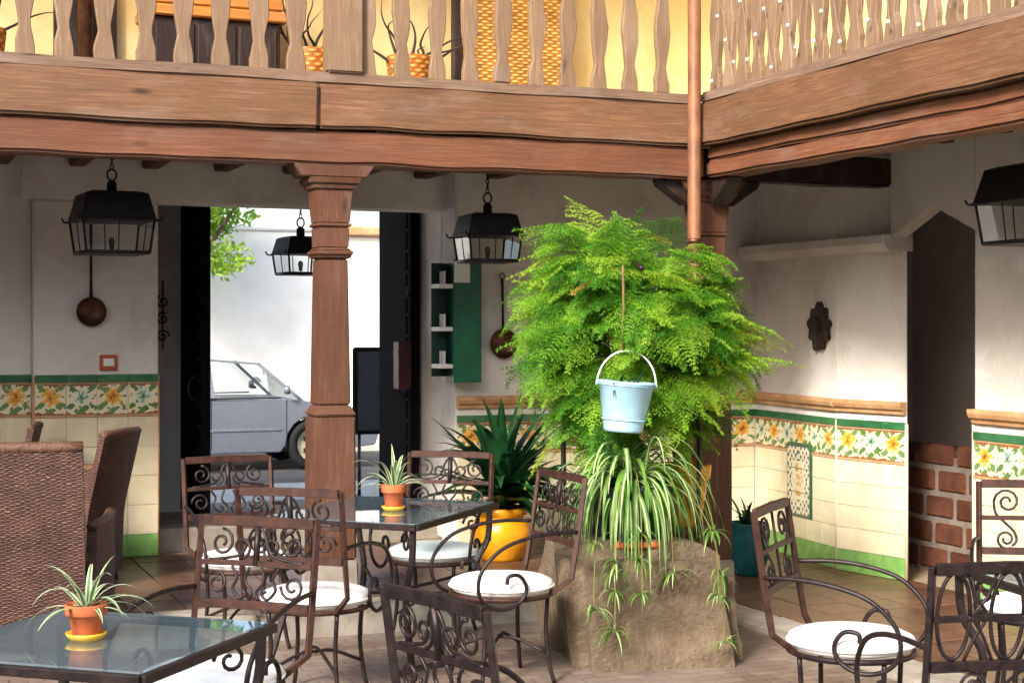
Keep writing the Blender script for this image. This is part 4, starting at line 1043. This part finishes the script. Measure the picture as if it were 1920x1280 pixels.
# ================================================================== WICKER
def curved_panel(pts, z0f, z1f, th, name, parent, mat='wicker', n=3, nz=10, lean=None):
    "upright woven panel following plan points; top and bottom given per point"
    path = smooth_path([(x, y, 0) for x, y in pts], n); m = len(path); V = []; 
    L = [0]
    for i in range(1, m): L.append(L[-1] + (path[i]-path[i-1]).length)
    for side in (0, 1):
        for i, p in enumerate(path):
            T = (path[min(i+1,m-1)] - path[max(i-1,0)]).normalized(); nr = Vector((-T.y, T.x, 0)); t = i/(m-1)
            for j in range(nz+1):
                q = j/nz; z = z0f(t) + (z1f(t)-z0f(t))*q
                off = nr*(th/2 if side else -th/2)
                if lean: off = off + Vector(lean(t, q))
                V.append((p.x+off.x, p.y+off.y, z))
    F = []; S2 = m*(nz+1)
    idx = lambda s, i, j: s*S2 + i*(nz+1) + j
    for i in range(m-1):
        for j in range(nz):
            F.append((idx(0,i,j), idx(0,i+1,j), idx(0,i+1,j+1), idx(0,i,j+1))); F.append((idx(1,i,j), idx(1,i,j+1), idx(1,i+1,j+1), idx(1,i+1,j)))
        F.append((idx(0,i,nz), idx(0,i+1,nz), idx(1,i+1,nz), idx(1,i,nz))); F.append((idx(0,i,0), idx(1,i,0), idx(1,i+1,0), idx(0,i+1,0)))
    for j in range(nz):
        F.append((idx(0,0,j), idx(0,0,j+1), idx(1,0,j+1), idx(1,0,j))); F.append((idx(0,m-1,j), idx(1,m-1,j), idx(1,m-1,j+1), idx(0,m-1,j+1)))
    me = bpy.data.meshes.new(name); me.from_pydata(V, [], F)
    u = me.uv_layers.new(name='UVMap')
    for l in me.loops:
        vi = l.vertex_index % S2; i = vi//(nz+1); u.data[l.index].uv = (L[i]*1.0, me.vertices[l.vertex_index].co.z*.55)
    for p in me.polygons: p.use_smooth = True
    try: me.set_sharp_from_angle(angle=R(50))
    except Exception: pass
    o = link(name, me, M[mat], parent)
    rim = [Vector(V[idx(0,i,nz)])*.5 + Vector(V[idx(1,i,nz)])*.5 for i in range(m)]
    build(MB().tube(rim, th*.62, 8), 'braided_rim', 'wicker_rim', o)
    return o
M['wicker_rim'] = mat_rough('wicker_rim', lin((62,40,30)), lin((112,78,58)), 60, .6, .8, .006, 90)
def wicker_chair(loc, rz, label, backh=.92, w=.54, armh=.66):
    "faces +Y; low sides, high back"
    t = empty('wicker_armchair', loc, rz, label, 'armchair'); hw = w/2
    curved_panel([(-hw+.02,-.29),(-hw*.5,-.31),(0,-.32),(hw*.5,-.31),(hw-.02,-.29)], lambda q: .06, lambda q: backh-.02*abs(q-.5), .04, 'backrest', t, lean=lambda q, v: (0, -.16*max(0, v-.45)-.04*v, 0))
    for s in (-1, 1):
        curved_panel([(s*hw,-.27),(s*(hw+.03),0),(s*(hw+.02),.28)], lambda q: .06, lambda q: armh+.02-.03*q, .045, 'arm', t, lean=lambda q, v, s=s: (-s*.05*(1-v), -.03*(1-v), 0))
    curved_panel([(-hw+.02,.26),(0,.28),(hw-.02,.26)], lambda q: .06, lambda q: .40, .03, 'front_panel', t)
    build(MB().box((-hw+.03,-.27,.37),(hw-.03,.25,.43)), 'seat', 'wicker_rim', t, bevel=.02, seg=2)
    for sx in (-1,1):
        for sy in (-1,1): build(MB().tube([(sx*(hw-.03),sy*.25,.12),(sx*(hw-.02),sy*.27,0)], .02, 8), 'leg', 'wicker_rim', t)
    return t
wicker_chair(W(-2.74, 9.5, GZ), head(-.98, .18), 'high-backed wicker armchair turned side-on before the tiled pier')
wicker_chair(W(-3.42, 9.9, GZ), head(-.95, -.2), 'wicker armchair mostly hidden behind the wicker sofa')
# wicker sofa, seen from behind
ws = empty('wicker_sofa', W(-3.05, 8.3, .03), head(-.12, .99), 'wicker sofa seen from behind beside the square glass table', 'sofa')
curved_panel([(-.85,-.33),(-.4,-.36),(0,-.37),(.4,-.36),(.85,-.33)], lambda q: .05, lambda q: 1.06, .05, 'backrest', ws, n=5, nz=14, lean=lambda q, v: (0, -.14*v, 0))
for s in (-1, 1): curved_panel([(s*.87,-.30),(s*.9,0),(s*.88,.34)], lambda q: .05, lambda q: .64, .05, 'arm', ws, lean=lambda q, v: (0, 0, 0))
build(MB().box((-.84,-.30,.32),(.84,.34,.42)), 'seat', 'wicker_rim', ws, bevel=.02, seg=2)
for sx in (-1,1):
    for sy in (-1,1): build(MB().tube([(sx*.82,sy*.3,.12),(sx*.82,sy*.3,0)], .025, 8), 'leg', 'wicker_rim', ws)

# ================================================================== WELL STONE, BUCKET, BIG SPIDER PLANT
st_loc = W(.66, 8.33); st_rz = head(-.17, .98)
bm = bmesh.new(); me = rough_box((-.44,-.5,-.14), (.45,.5,.63), .0, .04, 1, 2, .09)
for v in me.vertices:
    c = v.co
    q = c*2.1; k = mnoise.noise(q)*.07 + mnoise.noise(c*5)*.024 + mnoise.noise(c*13)*.010 + mnoise.noise(c*30)*.004
    rr = Vector((c.x, c.y, 0)); 
    if rr.length > 1e-3: rr.normalize()
    top = max(0, c.z-.30)
    c += rr*k
    c.x *= 1 - .06*top; c.z += (mnoise.noise(q+Vector((9,0,0)))*.04 - (max(0, c.x)/.41)**3*.12*max(0, (c.z-.2)/.42)) if c.z > .2 else 0
    c.x -= (max(0, c.x)/.41)**2*max(0, c.z-.15)*.16
link_st = link('well_stone', me, M['stone'], None, (st_loc.x, st_loc.y, 0), st_rz); tag(link_st, 'rough hewn brown stone block carrying the big spider plant', 'stone block')
for p in me.polygons: p.use_smooth = True
# dark pot on the stone
bp = W(.60, 8.12)
pt = empty('planter', (bp.x, bp.y, .60), label='dark glazed planter sitting on the stone block', cat='planter')
build(MB().lathe([(0,0),(.17,0),(.19,.03),(.215,.26),(.23,.27),(.232,.29),(.2,.29),(.19,.25)], 30), 'pot_body', 'dark_glaze', pt)
build(MB().lathe([(.24,-.012),(.25,0),(.24,.02),(.2,.02),(.19,.0)], 30), 'pot_saucer', 'terracotta', pt); build(MB().lathe([(.195,.25),(.1,.265),(0,.27)], 20), 'soil', 'soil', pt)
sp_ = empty('spider_plant', (bp.x, bp.y, .86), label='large spider plant whose striped leaves cascade over the stone block', cat='plant')
rg = random.Random(5)
for i in range(300):
    az = rg.uniform(0, 6.283); el = rg.uniform(.3, 1.35); L = rg.uniform(.38, .72)
    mt = M['spider_big'] if rg.random() < .72 else M['spider_green']
    ribbon(leaf_path((rg.uniform(-.06,.06), rg.uniform(-.06,.06), rg.uniform(-.02,.03)), az, el, L, rg.uniform(2.6, 5.0), 13), rg.uniform(.018,.030), 'leaf', mt, sp_)
toward = math.atan2(*(W(.25,-1)-W(0,0)).yx)
for i in range(9):                                       # runners with plantlets
    az = toward + rg.uniform(-.75, .75); L = rg.uniform(.6, 1.15)
    path = leaf_path((0,0,0), az, rg.uniform(.5,1.0), L, 4.6, 18)
    rn = build(MB().tube(path, .0028, 4), 'runner', 'fern_stem', sp_)
    for s in (0, 1) if L > .8 else (0,):
        e = path[-1] if s == 0 else path[-6]
        for k in range(13):
            ribbon(leaf_path(e, rg.uniform(0,6.28), rg.uniform(-.3,1.0), rg.uniform(.08,.16), rg.uniform(1,2.6), 7), .011, 'leaf', M['spider_green'] if k % 3 else M['spider_big'], rn)
# iron well arch (mostly inside the foliage) and the bucket
wa = empty('well_arch', (st_loc.x, st_loc.y, 0), st_rz, 'iron arch over the stone block, overgrown by the fern', 'arch')
build(MB().tube(smooth_path([(-.36,.12,.55),(-.37,.12,1.2),(-.3,.12,1.75),(0,.12,2.02),(.3,.12,1.75),(.37,.12,1.2),(.36,.12,.55)], 8), .014, 8), 'hoop', 'iron', wa)
build(MB().tube(smooth_path([(0,.12,2.02),(-.03,-.06,2.03),(-.05,-.28,1.99)], 6), .012, 8), 'hook_bar', 'iron', wa)
bk = W(.555, 7.93, 1.17)
bu = empty('bucket', bk, 0, 'pale blue metal bucket hanging in front of the fern', 'bucket')
bu.rotation_euler = (R(1.5), R(4), 0); bu.scale = (.94, .94, 1)
build(MB().lathe([(0,.004),(.095,.004),(.096,0),(.102,0),(.105,.012),(.146,.235),(.153,.238),(.155,.246),(.150,.252),(.144,.248),(.100,.02),(0,.016)], 36), 'pail', 'bucket', bu)
for z, rr in ((.06,.1165),(.232,.147)): build(MB().tube([(rr*math.cos(a), rr*math.sin(a), z) for a in [2*math.pi*i/36 for i in range(37)]], .0035, 5, False), 'hoop', 'bucket', bu)
ca, sa = math.cos(-YAW), math.sin(-YAW)
build(MB().tube([(.157*math.cos(a)*ca, .157*math.cos(a)*sa, .235 + .17*math.sin(a)) for a in [math.pi*i/20 for i in range(21)]], .005, 6), 'handle', 'white_paint', bu)
for s in (-1,1): build(MB().tube([(s*.15*ca, s*.15*sa, .235),(s*.164*ca, s*.164*sa, .235)], .013, 10), 'ear', 'bucket', bu)
build(MB().lathe([(.13,.19),(.08,.21),(0,.215)], 20), 'soil', 'soil', bu)
top = W(.555, 7.93, 1.99)
tag(build(MB().tube([(0,0,-.415),(.004,.0,-.2),(0,0,.01)], .007, 6), 'rope', 'rope', None, top), 'short rope the blue bucket hangs from', 'rope')
bpnt = empty('bucket_plant', bk + Vector((0,0,.2)), label='dark little fern growing in the blue bucket', cat='plant')
for i in range(26): ribbon(leaf_path((rg.uniform(-.06,.06), rg.uniform(-.06,.06), 0), rg.uniform(0,6.28), rg.uniform(.5,1.4), rg.uniform(.07,.14), rg.uniform(.5,2), 7), .014, 'leaf', M['dark_leaf'], bpnt)

# ================================================================== ASPARAGUS FERN
fc = W(.65, 8.52, 1.56)
pot_at = W(.96, 8.98)
stand = empty('plant_stand', (pot_at.x, pot_at.y, 0), label='turned wooden plant stand behind the stone block', cat='stand')
build(MB().lathe([(0,0),(.16,0),(.16,.03),(.06,.06),(.05,.4),(.07,.52),(.15,.54),(.15,.565),(0,.565)], 20), 'pedestal', 'column_wood', stand)
op = empty('ochre_pot', (pot_at.x, pot_at.y, .566), label='ochre glazed pot on the stand, beneath the feathery fern', cat='pot')
build(MB().lathe([(0,0),(.10,0),(.11,.02),(.145,.22),(.14,.26),(.165,.27),(.17,.34),(.165,.35),(.145,.35),(.14,.3)], 30), 'pot_body', 'ochre', op); build(MB().lathe([(.142,.3),(0,.32)], 20), 'soil', 'soil', op)
def fern_mesh(nf, radii, seed):
    "plumes: arching stem, flat tiers of branchlets edged with needles; 'tone' 0..1 is the age of each plume"
    rng = np.random.default_rng(seed); VV = []; TT = []
    clumps = []
    for _ in range(60):
        u = rng.normal(size=3); u /= np.linalg.norm(u); u[2] = u[2]*.9 + .05
        clumps.append((u*rng.uniform(.45, .92), rng.uniform(0, 1)))
    for f in range(nf):
        cu, ct = clumps[rng.integers(len(clumps))]
        u = cu + rng.normal(0, .13, 3)
        wz = 1.0 if u[2] > -.15 else .80
        o = np.array([u[0]*radii[0]*.74*wz, u[1]*radii[1]*.74*wz, u[2]*radii[2]*.86])
        d = np.array([u[0]*1.15, u[1]*1.15, u[2]*.25 + .16]) + rng.normal(0, .26, 3); d[2] = min(d[2], .45); d /= np.linalg.norm(d)
        L = rng.uniform(.17, .38)*(1.6 if rng.random() < .10 else 1); ns = 20; droop = rng.uniform(.7, 2.2)
        tone = np.clip(ct*.6 + rng.uniform(0, .4), 0, 1)
        if rng.random() < .015: tone = 1.5
        p = o.copy(); P = []; T = []
        for i in range(ns):
            P.append(p.copy()); T.append(d.copy())
            d = d + np.array([0,0,-droop/ns]); d /= np.linalg.norm(d); p = p + d*L/ns
        roll = rng.uniform(-.5, .5); k0 = len(VV)
        for i in range(1, ns):
            s = i/(ns-1); t = T[i]; side = np.cross(t, [0,0,1.0]); nn = np.linalg.norm(side)
            side = side/nn if nn > 1e-3 else np.array([1.,0,0]); up = np.cross(side, t)
            sd = side*np.cos(roll) + up*np.sin(roll)
            lb = L*.40*(np.sin(np.pi*min(1, .2+s*.92))**.7)*(1-.45*s) + .012
            for sg in (-1, 1):
                bd = sd*sg + t*.62 + up*rng.uniform(-.16,.10); bd /= np.linalg.norm(bd)
                nb = max(3, int(lb/.010)); q = np.linspace(.06, 1, nb)[:,None]
                B = P[i] + bd*q*lb + np.array([0,0,-1])*(q**2)*lb*.20
                pl = np.cross(bd, up); pl /= np.linalg.norm(pl)
                for kk in (-1, 1):
                    nd = bd*.7 + pl*kk*.75 + rng.normal(0, .65, (nb,3)); nd /= np.linalg.norm(nd, axis=1)[:,None]
                    wv = np.cross(nd, up + rng.normal(0, .3, (nb,3))); wv /= np.linalg.norm(wv, axis=1)[:,None]
                    ln = rng.uniform(.014,.024,(nb,1))*(1-.4*q)
                    VV.append(np.stack([B - wv*.0034, B + wv*.0034, B + nd*ln], 1).reshape(-1,3))
                VV.append(np.stack([P[i][None], (P[i]+t*.005)[None], (P[i]+bd*lb*.9)[None]], 1).reshape(-1,3))
            VV.append(np.stack([P[i-1][None]-side*.003, P[i-1][None]+side*.003, P[i][None]], 1).reshape(-1,3))
        TT.append(np.full(sum(len(v) for v in VV[k0:]), tone, dtype=np.float32))
    V = np.concatenate(VV); n = len(V); T_ = np.concatenate(TT)
    me = bpy.data.meshes.new('fern'); me.vertices.add(n); me.vertices.foreach_set('co', V.astype(np.float32).ravel())
    me.loops.add(n); me.loops.foreach_set('vertex_index', np.arange(n, dtype=np.int32)); me.polygons.add(n//3)
    me.polygons.foreach_set('loop_start', np.arange(0, n, 3, dtype=np.int32)); me.polygons.foreach_set('loop_total', np.full(n//3, 3, dtype=np.int32))
    at = me.attributes.new('tone', 'FLOAT', 'POINT'); at.data.foreach_set('value', T_)
    me.update(); return me
def mat_fern():
    m, nt, b = newmat('fern_green'); out = nt.nodes['Material Output']
    at = nt.nodes.new('ShaderNodeAttribute'); at.attribute_name = 'tone'
    f = E(nt, at.outputs['Fac'])*.6 + (E(nt, noise(nt, coords(nt), 6, 4)) - .5)*.35
    c = ramp(nt, f.s, [(.0, lin((48, 104, 34))), (.2, lin((92, 152, 46))), (.42, lin((158, 200, 64))), (.68, lin((204, 206, 88))), (.95, lin((150, 116, 62)))])
    nt.links.new(c, b.inputs['Base Color']); b.inputs['Roughness'].default_value = .5; b.inputs['Specular IOR Level'].default_value = .25
    t = nt.nodes.new('ShaderNodeBsdfTranslucent'); nt.links.new(c, t.inputs[0])
    ms = nt.nodes.new('ShaderNodeMixShader'); ms.inputs[0].default_value = .55
    nt.links.new(b.outputs[0], ms.inputs[1]); nt.links.new(t.outputs[0], ms.inputs[2]); nt.links.new(ms.outputs[0], out.inputs[0])
    return m
M['fern'] = mat_fern()
fern = empty('asparagus_fern', (pot_at.x, pot_at.y, .87), label='huge feathery asparagus fern billowing above the stone block', cat='fern')
off = fc - Vector((pot_at.x, pot_at.y, .87))
crown = link('crown', fern_mesh(820, (.76, .66, .70), 4), M['fern'], fern, off, -YAW)
for i in range(16):
    a = rg.uniform(0, 6.28); e = off + Vector((math.cos(a)*.45, math.sin(a)*.4, rg.uniform(-.1,.45)))
    build(MB().tube(smooth_path([(rg.uniform(-.05,.05), rg.uniform(-.05,.05), 0), tuple(off*.35+Vector((0,0,.25))), tuple(off*.7+Vector((math.cos(a)*.12,math.sin(a)*.12,.35))), tuple(e)], 6), [.006-.0002*k for k in range(19)], 5), 'stem', 'fern_stem', fern)

# ================================================================== DARK PALM IN OCHRE JAR, TEAL POT
jl = W(-.07, 10.5)
ja = empty('ochre_jar', (jl.x, jl.y, GZ), label='big round ochre jar standing on the gallery floor', cat='jar')
build(MB().lathe([(0,0),(.13,0),(.14,.02),(.17,.06),(.205,.14),(.208,.20),(.18,.27),(.15,.295),(.172,.305),(.178,.345),(.16,.35),(.14,.31)], 34), 'jar_body', 'ochre', ja); build(MB().lathe([(.142,.312),(0,.325)], 20), 'soil', 'soil', ja)
sg = empty('dark_palm', (jl.x, jl.y, GZ+.32), label='dark green spiky palm growing in the ochre jar', cat='plant')
for i in range(88):
    az = rg.uniform(0, 6.28); el = rg.uniform(.2, 1.45); L = rg.uniform(.45, .78)
    ribbon(leaf_path((rg.uniform(-.03,.03), rg.uniform(-.03,.03), rg.uniform(0,.12)), az, el, L, rg.uniform(.3, 1.3), 9), rg.uniform(.07,.115), 'leaf', M['dark_leaf'], sg, fold=.5)
tl = W(1.60, 10.75)
te = empty('teal_pot', (tl.x, tl.y, .012), label='teal glazed pot behind the corner column', cat='pot')
build(MB().lathe([(0,0),(.10,0),(.11,.02),(.14,.12),(.145,.24),(.12,.32),(.135,.345),(.13,.355),(.11,.33)], 30), 'pot_body', 'teal', te); build(MB().lathe([(.112,.32),(0,.33)], 20), 'soil', 'soil', te)
tp_ = empty('leafy_plant', (tl.x, tl.y, .34), label='small leafy plant growing in the teal pot', cat='plant')
for i in range(20): ribbon(leaf_path((rg.uniform(-.04,.04), rg.uniform(-.04,.04), 0), rg.uniform(0,6.28), rg.uniform(.7,1.4), rg.uniform(.12,.28), rg.uniform(.5,1.6), 7), .03, 'leaf', M['dark_leaf'], tp_)
